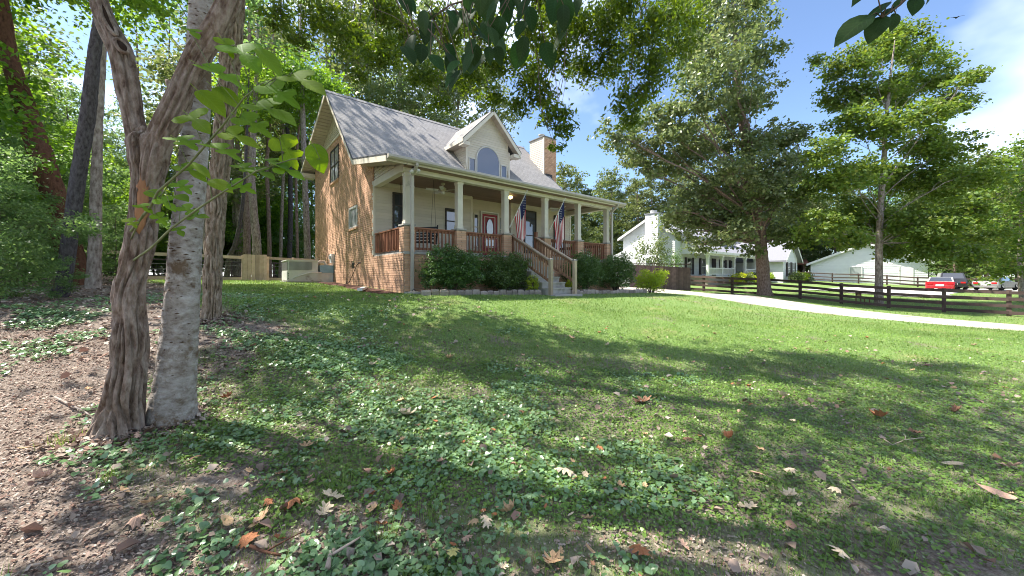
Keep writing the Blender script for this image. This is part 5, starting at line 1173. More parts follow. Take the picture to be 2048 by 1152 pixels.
# slim maple behind the fence
B2 = Vector((22.85, 23.0, Hf(22.85, 23.0)))
MAP = [(1700, 130, 46), (1760, 100, 46), (1800, 80, 42), (1850, 110, 42), (1880, 150, 38), (1900, 205, 40), (1930, 160, 26), (1955, 150, 20), (1680, 190, 42), (1740, 180, 50), (1810, 180, 50), (1860, 230, 46), (1700, 250, 46), (1770, 260, 48), (1840, 290, 50), (1900, 300, 46), (1660, 305, 46), (1650, 370, 50), (1720, 350, 56), (1800, 360, 56), (1880, 370, 56), (1940, 350, 46), (1700, 430, 52), (1640, 450, 42), (1780, 440, 56), (1860, 450, 56), (1930, 430, 52), (1800, 500, 38), (1880, 500, 44), (1700, 475, 34), (1965, 470, 38), (1605, 470, 36), (1935, 510, 34), (1630, 120, 18)]
cl = px_clumps(MAP, 23.0, 2.6, .98, 5, B2)
tp = [P(x, y, 23.0) - B2 for x, y in ((1757, 612), (1758, 560), (1758, 480), (1762, 400), (1768, 320), (1772, 240), (1780, 160), (1790, 80))]; tp[0] = Vector((0, 0, -.2))
hero('maple_tree', 'slim yellow-green maple standing behind the dark rail fence', B2, tp, [.24, .19, .175, .16, .135, .11, .07, .03], cl, 66000, .17, 'lf_maple', 'bark_grey', 42, T_OAK, 40, .31, 7, flat=.75, upright=.8)

# --- generic trees: one of each kind, copied
def make_kind(h, cr, seed, leafm, bark, n, size, low=.35, tpl=T_RH, r0=None, nclump=16):
    rg = random.Random(seed); r0 = r0 or h * .012; tp = []; x = y = 0
    for i in range(8):
        tp.append(Vector((x, y, h * .93 * i / 7 - (.3 if i == 0 else 0)))); x += rg.uniform(-1, 1) * h * .012; y += rg.uniform(-1, 1) * h * .012
    rad = [r0 * (1 - .9 * (i / 7) ** 1.2) for i in range(8)]; rad[0] *= 1.25; cl = []
    for i in range(nclump):
        f = low + (1 - low) * (i + rg.random()) / nclump; prof_ = math.sin(min(1, max(0, (f - low * .7) / (1 - low * .7))) * math.pi * .92 + .15) ** .7
        a = i * 2.4 + rg.random(); rr = cr * prof_ * rg.uniform(.35, .8); sz = cr * rg.uniform(.30, .46) * (.6 + .5 * prof_)
        cl.append((math.cos(a) * rr, math.sin(a) * rr, h * f, sz, sz, sz * .7))
    e = bpy.data.objects.new('proto', None); t = trunk('trunk', tp, rad, bark, e, 16, .25, .10, 6, .8, seed, .25); mb = MB(); limbs_to(cl, [tuple(p) for p in tp], r0, rg, mb, 4)
    lm = mb.mesh('limbs', bark, True); V, Fc = leafcloud(cl, n, size, seed, tpl, 22, .34); cm_ = npmesh('crown', V, Fc, leafm); tm_ = t.data
    bpy.data.objects.remove(t); bpy.data.objects.remove(e); return tm_, lm, cm_
KIND = {
    'wood_a': make_kind(17, 4.2, 101, 'lf_woods', 'bark_grey', 13000, .19, .16, nclump=20),
    'wood_b': make_kind(20, 4.6, 102, 'lf_woods', 'bark_dark', 13000, .20, .20, nclump=20),
    'wood_c': make_kind(14, 3.6, 103, 'lf_woods2', 'bark_oak', 13000, .17, .10, nclump=20),
    'oak': make_kind(20, 5.5, 104, 'lf_oak', 'bark_grey', 17000, .22, .30, T_OAK, nclump=22),
    'under': make_kind(7.5, 2.6, 105, 'lf_woods', 'twig', 9000, .14, .10, nclump=14, r0=.05),
    'under2': make_kind(5.0, 2.2, 106, 'lf_woods2', 'twig', 8000, .12, .06, nclump=14, r0=.045),
    'far': make_kind(19, 4.6, 107, 'lf_far', 'bark_grey', 9000, .36, .12, nclump=22),
    'far2': make_kind(17, 4.4, 108, 'lf_far', 'bark_oak', 9000, .34, .10, nclump=20),
    'pine': make_kind(22, 3.2, 109, 'lf_woods2', 'bark_red', 9000, .30, .50, T_LAN, nclump=18),
    'airy': make_kind(21, 4.2, 111, 'lf_woods2', 'bark_grey', 4200, .22, .45, nclump=16, r0=.17),
    'yellow': make_kind(12, 4.2, 110, 'lf_maple', 'bark_grey', 14000, .19, .15, T_OAK, nclump=20),
}
def plant(kind, X, Y, name, label, group, sc=1.0, rz=None, bark=None):
    tm_, lm, cm_ = KIND[kind]; e = empty(name, (X, Y, Hf(X, Y)), rnd.uniform(0, 6.28) if rz is None else rz, label, 'tree', group); e.scale = (sc * rnd.uniform(.92, 1.08), sc * rnd.uniform(.92, 1.08), sc)
    t = link(bpy.data.objects.new('trunk', tm_), e); link(bpy.data.objects.new('limbs', lm), t); link(bpy.data.objects.new('crown', cm_), e)
    return e
LW = 'leafy woodland tree in the woods left of the brick house'
spots = []
def free(X, Y, d): return all((X - a) ** 2 + (Y - c) ** 2 > d * d for a, c in spots)
rw = random.Random(77); cnt = 0
while cnt < 60:               # the woods on the left and behind the house
    Y_ = rw.uniform(7.5, 46); X_ = rw.uniform(-1.95, -.45) * Y_ - rw.uniform(0, 4)
    q = Vector((X_ - CX, Y_ - CY, 0)); t, s = q.dot(UX), q.dot(UY)
    if (t > -9.5 and s < 23) or (t > 30) or not free(X_, Y_, 2.3): continue
    if (-.82 < X_ / Y_ < -.5 and Y_ < 27) or (t > -17 and s > 12): continue
    if t > -12 and s > 0 and s < 22 : continue
    spots.append((X_, Y_)); k = rw.choice(['wood_a', 'wood_b', 'wood_c', 'wood_a', 'oak'])
    d_ = 'near' if Y_ < 16 else 'middle' if Y_ < 29 else 'far'; kl = {'wood_a': 'grey-barked bright green', 'wood_b': 'tall dark-barked', 'wood_c': 'low-branched cool green', 'oak': 'broad oak-leaved'}[k]
    plant(k, X_, Y_, 'woodland_tree', f'{kl} tree in the {d_} part of the left woods', f'{kl} trees, {d_} woods', rw.uniform(.85, 1.15)); cnt += 1
cnt = 0
while cnt < 84:
    Y_ = rw.uniform(6.5, 34); X_ = rw.uniform(-1.9, -.5) * Y_ - rw.uniform(0, 3)
    q = Vector((X_ - CX, Y_ - CY, 0)); t, s = q.dot(UX), q.dot(UY)
    if (t > -9.0 and s < 23) or not free(X_, Y_, 1.4) or X_ > -8.5: continue
    spots.append((X_, Y_)); k = rw.choice(['under', 'under2']); kl = 'tall bright green' if k == 'under' else 'low cool green'; d_ = 'front' if Y_ < 14 else 'middle' if Y_ < 24 else 'back'
    plant(k, X_, Y_, 'understory_tree', f'{kl} sapling under the {d_} trees of the left woods', f'{kl} saplings, {d_}', rw.uniform(.7, 1.2)); cnt += 1
for i in range(26):
    w_ = W(rw.uniform(-20, 3), rw.uniform(23, 33)); plant(rw.choice(['under', 'under2', 'under']), w_.x, w_.y, 'understory_tree', 'leafy sapling right behind the back-yard wire fence', 'saplings behind the wire fence', rw.uniform(.8, 1.3))
for i in range(9):
    w_ = W(-13 + i * 2.0 + rw.uniform(-.6, .6), rw.uniform(25, 34)); plant('wood_c', w_.x, w_.y, 'hedgerow_tree', 'low-branched green tree in the row behind the back-yard fence', 'trees behind the back fence', rw.uniform(.8, 1.1))
plant('airy', -14.3, 17.6, 'wall_dapple_tree', 'tall thin-crowned tree added straight behind the furrowed trunk to dapple the brick wall', None, 1.1)  # added, thinned tree that breaks the sun on the gable wall into dapples
for i, (X_, Y_, k, sc) in enumerate(((-16.5, 33, 'oak', 1.35), (-11, 37, 'oak', 1.45), (-20, 27, 'oak', 1.05), (-6, 41, 'oak', 1.35), (-23, 36, 'wood_b', 1.2), (-14, 43, 'wood_b', 1.2), (0, 46, 'wood_a', .9))):
    plant(k, X_, Y_, 'backyard_oak', 'tall tree behind the brick house, ' + ('nearest the left end of its ridge', 'over the middle of its ridge', 'left of its back corner', 'towards the dormer', 'farthest left of the group', 'farthest back over the ridge', 'right behind the dormer')[i], 'tall trees behind the house', sc)
# far trees behind the neighbours
fl = []
for i in range(17):
    px = 1095 + i * 27 + rw.uniform(-10, 10); Y_ = rw.uniform(54, 66); fl.append(((px - 1024) / 738 * Y_, Y_, rw.choice(['far', 'far2', 'far']), rw.uniform(.85, 1.1)))
for i in range(26):
    px = 1500 + i * 24 + rw.uniform(-10, 10); Y_ = rw.uniform(58, 76); fl.append(((px - 1024) / 738 * Y_, Y_, rw.choice(['far', 'far2', 'pine', 'wood_b', 'wood_c']), rw.uniform(.8, 1.05)))
for X_, Y_, k, sc in fl:
    kl = {'far': 'pale green', 'far2': 'pale brown-stemmed', 'pine': 'tall thin-crowned pine', 'wood_b': 'dark-stemmed', 'wood_c': 'cool green bushy'}[k]; wh = 'between the porch and the oak' if X_ / Y_ < .42 else 'behind the white house' if X_ / Y_ < .75 else 'behind the white garage' if X_ / Y_ < 1.1 else 'behind the parked cars'
    plant(k, X_, Y_, 'far_tree', f'{kl} tree in the distant tree line {wh}', f'{kl} distant trees {wh}', sc)
for X_, Y_, k, sc, lab in ((36.0, 26.0, 'yellow', .95, 'bright yellow-green tree cut by the right edge beyond the parked cars'), (48, 31, 'pine', .75, 'tall thin pine behind the yellow-green tree at the right edge'), (54, 33, 'yellow', 1.2, 'yellowish tree over the pinkish rail fence at the far right'), (56, 43.5, 'far2', .95, 'full mid-green tree behind the grey car'), (62, 43, 'far', .9, 'tall pale tree at the far right edge behind the pinkish fence'), (53.5, 44.5, 'wood_c', .9, 'cool green tree behind the black vehicle')):
    plant(k, X_, Y_, 'side_tree', lab, None, sc)
for i in range(16):
    px = (1590 + i * 12 if i < 3 else 1840 + (i - 3) * 20) + rw.uniform(-8, 8); Y_ = rw.uniform(62, 68) if i < 3 else rw.uniform(50, 57); plant(rw.choice(['under2', 'under', 'far2']), (px - 1024) / 738 * Y_, Y_, 'far_thicket_tree', 'low bushy tree closing the gap under the distant tree line at right', 'low trees under the distant line', rw.uniform(.8, 1.0))
# trees behind the viewer, seen mirrored in the windows
for X_, Y_, k, sc in ((22, -16, 'far', 1.0), (12, -24, 'oak', 1.0), (32, -6, 'far2', 1.0), (2, -22, 'wood_a', 1.0), (-9, -14, 'wood_b', 1.0), (40, -24, 'far', 1.1), (26, -30, 'oak', 1.0)):
    plant(k, X_, Y_, 'roadside_tree', 'leafy tree across the front of the lot, seen only mirrored in the windows', 'trees across the front', sc)

for i, (px, Y_, sc, lab) in enumerate(((-5, 6.8, .42, 'leafy low bush at the far left edge of the woods'), (40, 9.2, .5, 'leafy low bush between the left edge and the black trunk'), (110, 6.9, .17, 'small leafy bush at the foot of the black trunk'), (232, 11.5, .5, 'leafy low bush right of the pale grey trunk'), (-40, 5.6, .5, 'leafy bush cut by the left edge of the view'), (150, 12.5, .6, 'leafy bush behind the leaning red trunk'))):
    plant('under2', (px - 1024) / 738 * Y_, Y_, 'woodland_bush', lab, 'bushes at the wood edge', sc)
# --- named trunks in the left woods
def at_px(px, py, Y): p = P(px, py, Y); return p
def lone(name, label, pts, Y, ws, bark, crown, seed, dy=0, **kw):
    """trunk through picture points at distance Y, drawn on above the frame; crown = clumps (x,y,z,r)"""
    pp = [P(x, y, Y + dy * i) for i, (x, y) in enumerate(pts)]; b = Vector((pp[0].x, pp[0].y, Hf(pp[0].x, pp[0].y) - .05))
    pp[0] = Vector((pp[0].x, pp[0].y, b.z - .15)); loc = [p - b for p in pp]; rad = [w / 2 / 738 * Y * cosx(x) for w, (x, y) in zip(ws, pts)]
    e = empty(name, b, 0, label, 'tree'); rg = random.Random(seed)
    d = (loc[-1] - loc[-2]).normalized(); d = (d + Vector((0, 0, 1.2))).normalized(); k = len(loc)
    for j in range(1, 5): loc.append(loc[k - 1] + d * 1.6 * j); rad.append(rad[k - 1] * (1 - .2 * j))
    t = trunk('trunk', loc, rad, bark, e, kw.get('n', 26), kw.get('per', .06), kw.get('furrow', .1), kw.get('fx', 9), kw.get('fz', 1.3), seed, kw.get('flare', .2))
    if crown:
        cl = [(x - b.x, y - b.y, z - b.z, r, r, r * .7) for x, y, z, r in crown]; mb = MB(); limbs_to(cl, [tuple(p) for p in loc[k - 2:]], rad[0], rg, mb, 5); mb.build('limbs', bark, t, True)
        V, Fc = leafcloud(cl, kw.get('nl', 8000), kw.get('ls', .17), seed, T_RH, 22, .34); link(bpy.data.objects.new('crown', npmesh('crown', V, Fc, kw.get('leaf', 'lf_woods'))), e)
    return e, t, b
lone('dark_trunk_tree', 'slender tree with almost black leaning trunk at the left wood edge', [(112, 640), (128, 560), (146, 430), (160, 330), (176, 230), (188, 110), (205, 0)], 7.3, [46, 38, 36, 36, 36, 30, 26], 'bark_dark', [(-8, 7.5, 10, 2), (-10, 8.5, 9.5, 1.8), (-7, 9, 11.5, 1.8), (-9, 6, 11, 1.6)], 201, furrow=.08)
lone('leaning_red_tree', 'thick leaning tree with rusty red bark behind the black trunk', [(165, 600), (145, 520), (118, 420), (85, 320), (55, 230), (20, 120)], 10.5, [64, 60, 60, 58, 52, 42], 'bark_red', [(-16, 11, 12, 2.2), (-18, 10, 11, 2.2), (-15, 13, 12, 2)], 202, furrow=.05)
lone('pale_snag_tree', 'pale grey trunk with root flare right of the black trunk', [(186, 592), (188, 540), (190, 480), (192, 380), (196, 250), (205, 100)], 9.5, [40, 32, 30, 26, 22, 18], 'bark_grey', [(-11.5, 10, 11, 2), (-10.5, 11, 12, 1.8)], 203)
lone('slim_bent_tree', 'slim grey trunk curving up behind the picket gate', [(517, 520), (513, 480), (508, 430), (503, 360), (506, 280), (512, 180)], 21, [21, 19, 17, 16, 13, 10], 'bark_grey', [(-14, 22, 13, 2.4), (-16, 21, 12, 2.2), (-13, 24, 14, 2)], 204)
lone('corner_wood_tree', 'pale straight trunk against the back corner of the brick house', [(616, 520), (614, 470), (611, 400), (609, 330), (606, 240), (603, 150)], 23, [15, 14, 13, 12, 11, 9], 'bark_grey', [(-12.5, 23, 14, 2.2), (-14, 24, 13, 2)], 205)
lone('brown_wood_tree', 'straight brown trunk behind the wire fence', [(493, 515), (494, 440), (495, 360), (496, 270), (498, 150)], 24, [18, 16, 15, 14, 12], 'bark_oak', [(-17, 25, 13, 2.3), (-18.5, 24, 12, 2)], 206)
lone('black_bent_tree', 'thin black trunk bending sharply above the fence', [(452, 528), (458, 515), (470, 490), (480, 450), (486, 400), (492, 320)], 20, [13, 12, 10, 9, 8, 6], 'bark_dark', [], 207)
for i, (px, w_) in enumerate(((540, 10), (560, 8), (578, 12), (596, 7), (470, 9), (334, 12), (280, 14), (30, 16), (70, 10))):
    lone('thin_wood_tree', 'thin straight trunk in the dim woods behind the fences', [(px, 525), (px + rw.uniform(-4, 4), 440), (px + rw.uniform(-8, 8), 330), (px + rw.uniform(-10, 10), 200)], 26 + i % 3, [w_, w_ * .9, w_ * .8, w_ * .6], ('bark_oak', 'bark_grey', 'bark_dark')[i % 3], [], 220 + i, n=12, per=.15)['group' if False else 0]['group'] = 'thin trunks in the woods'

# --- the three near trunks
YM = 2.95
b0 = Vector(((235 - 1024) / 738 * YM, YM, 0)); b0.z = Hf(b0.x, b0.y) - .03
mul = empty('forked_tree', b0, 0, 'large forked tree with shaggy furrowed bark and an old scar, nearest the viewer', 'tree')
def pm(x, y, Y=YM): return P(x, y, Y) - b0
main = [(228, 905, 112), (236, 870, 96), (246, 800, 84), (256, 740, 80), (259, 690, 77), (258, 620, 70), (259, 565, 68), (270, 525, 66), (280, 490, 65), (286, 430, 65), (294, 360, 68), (298, 310, 88), (298, 280, 96), (298, 268, 76), (298, 258, 30)]
tr_ = trunk('trunk', [pm(x, y) for x, y, w in main], [w / 2 / 738 * YM * cosx(x) * 1.06 for x, y, w in main], 'bark_mulberry', mul, 120, .012, .27, 19, 1.2, 3, .45, .02)
ls = [(296, 400, 26), (293, 350, 44), (280, 285, 52), (268, 240, 46), (258, 190, 52), (250, 145, 54), (241, 100, 57), (224, 70, 54), (211, 45, 50), (197, 0, 43), (180, -60, 40), (150, -160, 36), (120, -300, 30), (60, -480, 22)]
trunk('left_stem', [pm(x, y, YM + .02) for x, y, w in ls], [w / 2 / 738 * YM * cosx(x) * 1.06 for x, y, w in ls], 'bark_mulberry', tr_, 90, .014, .21, 21, 1.0, 5, 0, .02)
rs_ = [(296, 400, 26), (301, 350, 50), (318, 285, 60), (340, 240, 60), (358, 200, 57), (376, 150, 54), (402, 100, 55), (436, 52, 52), (460, 0, 50), (480, -50, 46), (510, -140, 40), (560, -280, 32), (620, -450, 24)]
trunk('right_stem', [pm(x, y, YM - .03) for x, y, w in rs_], [w / 2 / 738 * YM * cosx(x) * 1.06 for x, y, w in rs_], 'bark_mulberry', tr_, 90, .014, .21, 21, 1.0, 7, 0, .02)
def patch_on(nm, mat, pts, Y, dep, par):      # long scar or hollow set into the bark, a lens of wood proud by a hair
    ps = [pm(x, y, Y) for x, y in pts]; c = sum(ps, Vector()) / len(ps); c.y += dep; n = len(ps)
    return MB().add([tuple(p) for p in ps] + [tuple(c)], [(i, (i + 1) % n, n) for i in range(n)]).build(nm, mat, par, True)
def scar_tube(nm, mat, path, rad, Y, par, n=12): return MB().tube([pm(x, y, Y) for x, y in path], [r / 738 * YM for r in rad], n).build(nm, mat, par, True)
def on_stem(tab, y, a, k=1.0, lift=0.0):   # a point of the stem's skin, angle a from the side that faces the lawn
    ys = [p[1] for p in tab[::-1]]; x = float(np.interp(y, ys, [p[0] for p in tab[::-1]])); w = float(np.interp(y, ys, [p[2] for p in tab[::-1]])); r_ = w / 2 / 738 * YM * cosx(x) * k + lift
    c = pm(x, y); fw = Vector((-(x - 1024) / 738, -1, 0)).normalized(); sd_ = Vector((-fw.y, fw.x, 0)); return c + (fw * math.cos(a) + sd_ * math.sin(a)) * r_
def skin_patch(nm, mat, tab, y0, y1, a0, wid, par, proud=.004, sink=.03, ny=26, na=9, jag=.25, dip=0, seed=1):
    g = random.Random(seed); V = []; Fc = []
    for i in range(ny):
        u_ = i / (ny - 1); env = math.sin(math.pi * min(1, max(0, u_))) ** .55 * (1 + g.uniform(-jag, jag))
        for j in range(na):
            v = j / (na - 1) * 2 - 1; ed = max(abs(v), abs(2 * u_ - 1)) ** 4
            V.append(on_stem(tab, y0 + (y1 - y0) * u_, a0 + v * wid * env, 1.0, proud - ed * sink - dip * (1 - v * v) * env + g.uniform(-.003, .003)))
    for i in range(ny - 1):
        for j in range(na - 1): k = i * na + j; Fc.append((k, k + 1, k + na + 1, k + na))
    return MB().add(V, Fc).build(nm, mat, par, True)
skin_patch('exposed_wood', 'heartwood', main, 325, 475, -.10, .62, tr_, .012, .05)
# hollow with a raised rim on the left stem, its inner shade a dark painted patch
for y0_, y1_, a_, w_ in ((6, 78, .1, .30), (86, 112, .15, .42)):
    ring = []
    for k in range(25):
        an = k / 24 * 2 * math.pi; ring.append(on_stem(ls, (y0_ + y1_) / 2 - (y1_ - y0_) / 2 * math.cos(an), a_ + w_ * math.sin(an) * 1.05, 1.0, .006))
    MB().tube(ring, [.013] * 25, 8, False).build('hollow_rim', 'bark_mulberry', tr_, True)
    skin_patch('hollow_shade', 'hole_shade', ls, y0_, y1_, a_, w_, tr_, .012, .02, 14, 7, .03)
scar_tube('branch_stub', 'bark_mulberry', [(345, 178), (338, 166), (333, 160)], [7, 6, 3], YM, tr_, 10)
# leaf templates
def leafmesh(nm, outline, mat, fold=.16, droop=.25):
    o = np.array(outline, float); full = np.vstack([o, np.column_stack([-o[::-1, 0], o[::-1, 1]])]); keep = [0]
    for i in range(1, len(full)):
        if np.linalg.norm(full[i] - full[keep[-1]]) > 1e-3: keep.append(i)
    full = full[keep]
    if np.linalg.norm(full[0] - full[-1]) < 1e-3: full = full[:-1]
    mid = [(0, y) for y in (.12, .35, .6, .82)]; V = []
    for x, y in full: V.append((x, y, fold * abs(x) - droop * y * y))
    # rings towards the midrib so that the blade bends
    inner = [(x * .5, .1 + (y - .1) * .9) for x, y in full]; n = len(full)
    for x, y in inner: V.append((x, y, fold * abs(x) * .7 - droop * y * y + .012))
    c = len(V); V.append((0, .42, -droop * .17))
    Fc = []
    for i in range(n): j = (i + 1) % n; Fc += [(i, j, n + j, n + i), (n + i, n + j, c)]
    pet = len(V); V += [(-.012, 0, 0), (.012, 0, 0), (.008, -.3, .06), (-.008, -.3, .06)]; Fc.append((pet, pet + 1, pet + 2, pet + 3))
    me_ = bpy.data.meshes.new(nm); me_.from_pydata(V, [], Fc); me_.materials.append(M[mat]); me_.polygons.foreach_set('use_smooth', [True] * len(me_.polygons)); me_.update(); return me_
lob1 = [(0, .04), (.16, -.08), (.36, -.02), (.50, .14), (.46, .32), (.28, .38), (.13, .40), (.15, .48), (.34, .52), (.46, .64), (.34, .74), (.16, .72), (.14, .80), (.13, .94), (0, 1.08)]
lob2 = [(0, .05), (.14, -.08), (.40, -.06), (.60, .12), (.60, .30), (.44, .40), (.20, .36), (.12, .42), (.24, .56), (.28, .74), (.17, .92), (0, 1.08)]
ova1 = [(0, 0), (.10, .0), (.26, .10), (.36, .28), (.38, .46), (.32, .66), (.20, .84), (.08, .96), (0, 1.04)]
ova2 = [(0, 0), (.12, .04), (.25, .18), (.30, .38), (.28, .58), (.20, .78), (.08, .94), (0, 1.05)]
LM = [leafmesh('leaf', o, 'lf_mulberry') for o in (lob1, lob2, lob1, ova1, lob2)]
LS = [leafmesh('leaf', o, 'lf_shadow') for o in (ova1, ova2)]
def put_leaf(meshes, par, pos, size, direction, nrm, k):
    o = bpy.data.objects.new('leaf', meshes[k % len(meshes)]); link(o, par)
    y = Vector(direction).normalized(); z = Vector(nrm); z = (z - y * z.dot(y)).normalized(); x = y.cross(z); mt = Matrix((x, y, z)).transposed().to_4x4(); mt.translation = Vector(pos); o.matrix_local = mt @ Matrix.Scale(size, 4); return o
# leafy shoots growing out of the near trunk: stem pixel path with distances, then leaves
def shoot(par, org, pts, r0, leaves, meshes, nm='leafy_shoot', mat='greenstem', seed=0):
    rg = random.Random(seed); ps = [P(x, y, Y) - org for x, y, Y in pts]; mb = MB(); sp = []
    for i in range(len(ps) - 1):
        for u_ in np.linspace(0, 1, 5)[:-1]: sp.append(ps[i].lerp(ps[i + 1], u_))
    sp.append(ps[-1]); mb.tube(sp, [r0 * (1 - .8 * i / len(sp)) for i in range(len(sp))], 7)
    s_ = None; lv = []
    for x, y, Y, w, ang in leaves:
        p = P(x, y, Y) - org; q = min(sp, key=lambda a: (a - p).length); d = Vector((math.cos(R(ang)), rg.uniform(-.35, .35), -math.sin(R(ang)) - .05)); size = w / 738 * Y
        base = p - d.normalized() * size * .5
        mb.tube([q, q.lerp(base, .55) + Vector((0, 0, .012)), base], [.0022, .0018, .0016], 5); lv.append((base, size, d))
    s_ = mb.build(nm, mat, par, True)
    for k, (base, size, d) in enumerate(lv): put_leaf(meshes, s_, base, size, d, Vector((rg.uniform(-.35, .35), -.62 + rg.uniform(-.3, .3), .9)), k + seed)
    return s_
Q = 2.925
def z1(l): return [(x / Q, y / Q, Y, w / Q * .86, a) for x, y, Y, w, a in l]
shoot(mul, b0, [(262, 462, 2.86), (300, 415, 2.5), (316, 383, 2.3), (376, 331, 2.1), (444, 253, 1.95), (489, 195, 1.85), (523, 167, 1.75), (585, 147, 1.68)], .009,
      z1([(1440, 320, 1.8, 240, 35), (1310, 430, 1.9, 260, 12), (1580, 350, 1.7, 200, 40), (1790, 470, 1.65, 250, 15), (1640, 540, 1.7, 240, 20), (1600, 640, 1.7, 270, 12), (1490, 725, 1.8, 210, 20), (1240, 590, 1.95, 200, 35), (1150, 705, 2.05, 190, 30), (1080, 820, 2.1, 190, 14), (1410, 800, 1.9, 190, 10), (1310, 870, 2.0, 220, 12), (1330, 560, 1.9, 180, 30), (1130, 185, 1.9, 110, 30), (1330, 270, 1.8, 130, 50), (1130, 1000, 2.2, 160, 20), (1070, 1090, 2.3, 120, 25), (1180, 990, 2.2, 130, 30)]), LM, seed=1)
shoot(mul, b0, [(268, 520, 2.87), (300, 498, 2.5), (345, 455, 2.2), (400, 415, 2.0), (448, 383, 1.9), (513, 342, 1.8), (585, 318, 1.7), (640, 318, 1.65)], .008,
      z1([(1690, 890, 1.75, 200, 60), (1860, 925, 1.65, 190, 70), (1600, 940, 1.75, 210, 5), (1440, 980, 1.85, 150, 15), (1700, 1000, 1.75, 160, 10), (1420, 1090, 1.9, 140, 10), (1290, 1080, 2.0, 150, 15), (1540, 1005, 1.85, 150, 10), (1110, 1230, 2.2, 120, 20), (1160, 1260, 2.2, 100, -10)]), LM, seed=2)
shoot(mul, b0, [(262, 478, 2.86), (285, 430, 2.6), (330, 380, 2.4), (352, 340, 2.3)], .006, z1([(900, 1130, 2.45, 120, 15), (850, 1215, 2.5, 90, 20), (770, 1300, 2.6, 80, 30), (980, 1190, 2.4, 110, 30), (940, 1280, 2.5, 90, 40), (1060, 1150, 2.35, 110, 10), (1050, 1350, 2.4, 80, 30)]), LM, seed=3)
# crown above the frame
def topcrown(e, org, clumps, n, size, leafm, seed, bark, root, r0):
    cl = [(x - org.x, y - org.y, z - org.z, r, r, r * .6) for x, y, z, r in clumps]; rg = random.Random(seed); mb = MB()
    for c in cl: limb(mb, Vector(root) + Vector((rg.uniform(-.1, .1), rg.uniform(-.1, .1), rg.uniform(-.5, .5))), c[:3], r0, r0 * .3, rg)
    mb.build('limbs', bark, e, True); V, Fc = leafcloud(cl, n, size, seed, T_RH, 24, .32); link(bpy.data.objects.new('crown', npmesh('crown', V, Fc, leafm)), e)
topcrown(mul, b0, [(-5.5, 2.5, 7.5, 1.5), (-4, 1.5, 8.2, 1.5), (-2.5, 2.2, 7.6, 1.4), (-6.5, 3.6, 8.5, 1.5), (-3.4, .2, 8.0, 1.4), (-1.2, 1.6, 7.8, 1.2), (-5.2, .4, 8.6, 1.5)], 5200, .15, 'lf_woods', 301, 'bark_mulberry', pm(60, -480), .06)
# smooth white tree
YB = 3.2; b1 = Vector(((335 - 1024) / 738 * YB, YB, 0)); b1.z = Hf(b1.x, b1.y) - .03
bi = empty('white_bark_tree', b1, 0, 'straight tree with smooth whitish speckled bark just right of the forked tree', 'tree')
bp = [(336, 880, 118), (340, 850, 100), (347, 790, 90), (353, 740, 84), (357, 690, 82), (364, 600, 77), (371, 500, 72), (380, 400, 65), (388, 300, 61), (394, 200, 58), (398, 100, 55), (402, 0, 52), (408, -120, 48), (412, -300, 40), (416, -520, 32), (418, -800, 24)]
bt = trunk('trunk', [P(x, y, YB) - b1 for x, y, w in bp], [w / 2 / 738 * YB * cosx(x) for x, y, w in bp], 'bark_birch', bi, 72, .018, .05, 12, 5.0, 13, .34, 0.0)
mb = MB(); gg = random.Random(5)
for i in range(240):          # raised dark lenticels
    u_ = gg.random() ** .9; yy = 850 - u_ * 850; k = np.interp(yy, [p[1] for p in bp[::-1]], [p[0] for p in bp[::-1]]); w = np.interp(yy, [p[1] for p in bp[::-1]], [p[2] for p in bp[::-1]]); a = gg.uniform(-1.35, 1.35)
    r_ = w / 2 / 738 * YB * cosx(k); c = P(k, yy, YB) - b1 + Vector((math.sin(a) * r_, -math.cos(a) * r_, 0)) * .985; s_ = gg.uniform(.004, .013); tx = Vector((math.cos(a), math.sin(a), 0)) * s_ * gg.uniform(1, 2); ou = Vector((math.sin(a), -math.cos(a), 0)) * .007; up = Vector((0, 0, s_ * .6))
    mb.add([c - tx, c - up, c + tx, c + up, c + ou], [(0, 1, 4), (1, 2, 4), (2, 3, 4), (3, 0, 4)])
mb.build('bark_spots', 'bark_birch_spot', bt)['kind'] = 'stuff'
topcrown(bi, b1, [(-3, 3.5, 9.5, 1.6), (-1.4, 2.6, 10, 1.6), (-4.4, 2.4, 10.4, 1.6), (-2.6, 4.6, 11, 1.6), (-1, 4, 11.2, 1.5), (.4, 3, 9.8, 1.3)], 5000, .15, 'lf_woods', 302, 'bark_birch', P(418, -800, YB) - b1, .05)
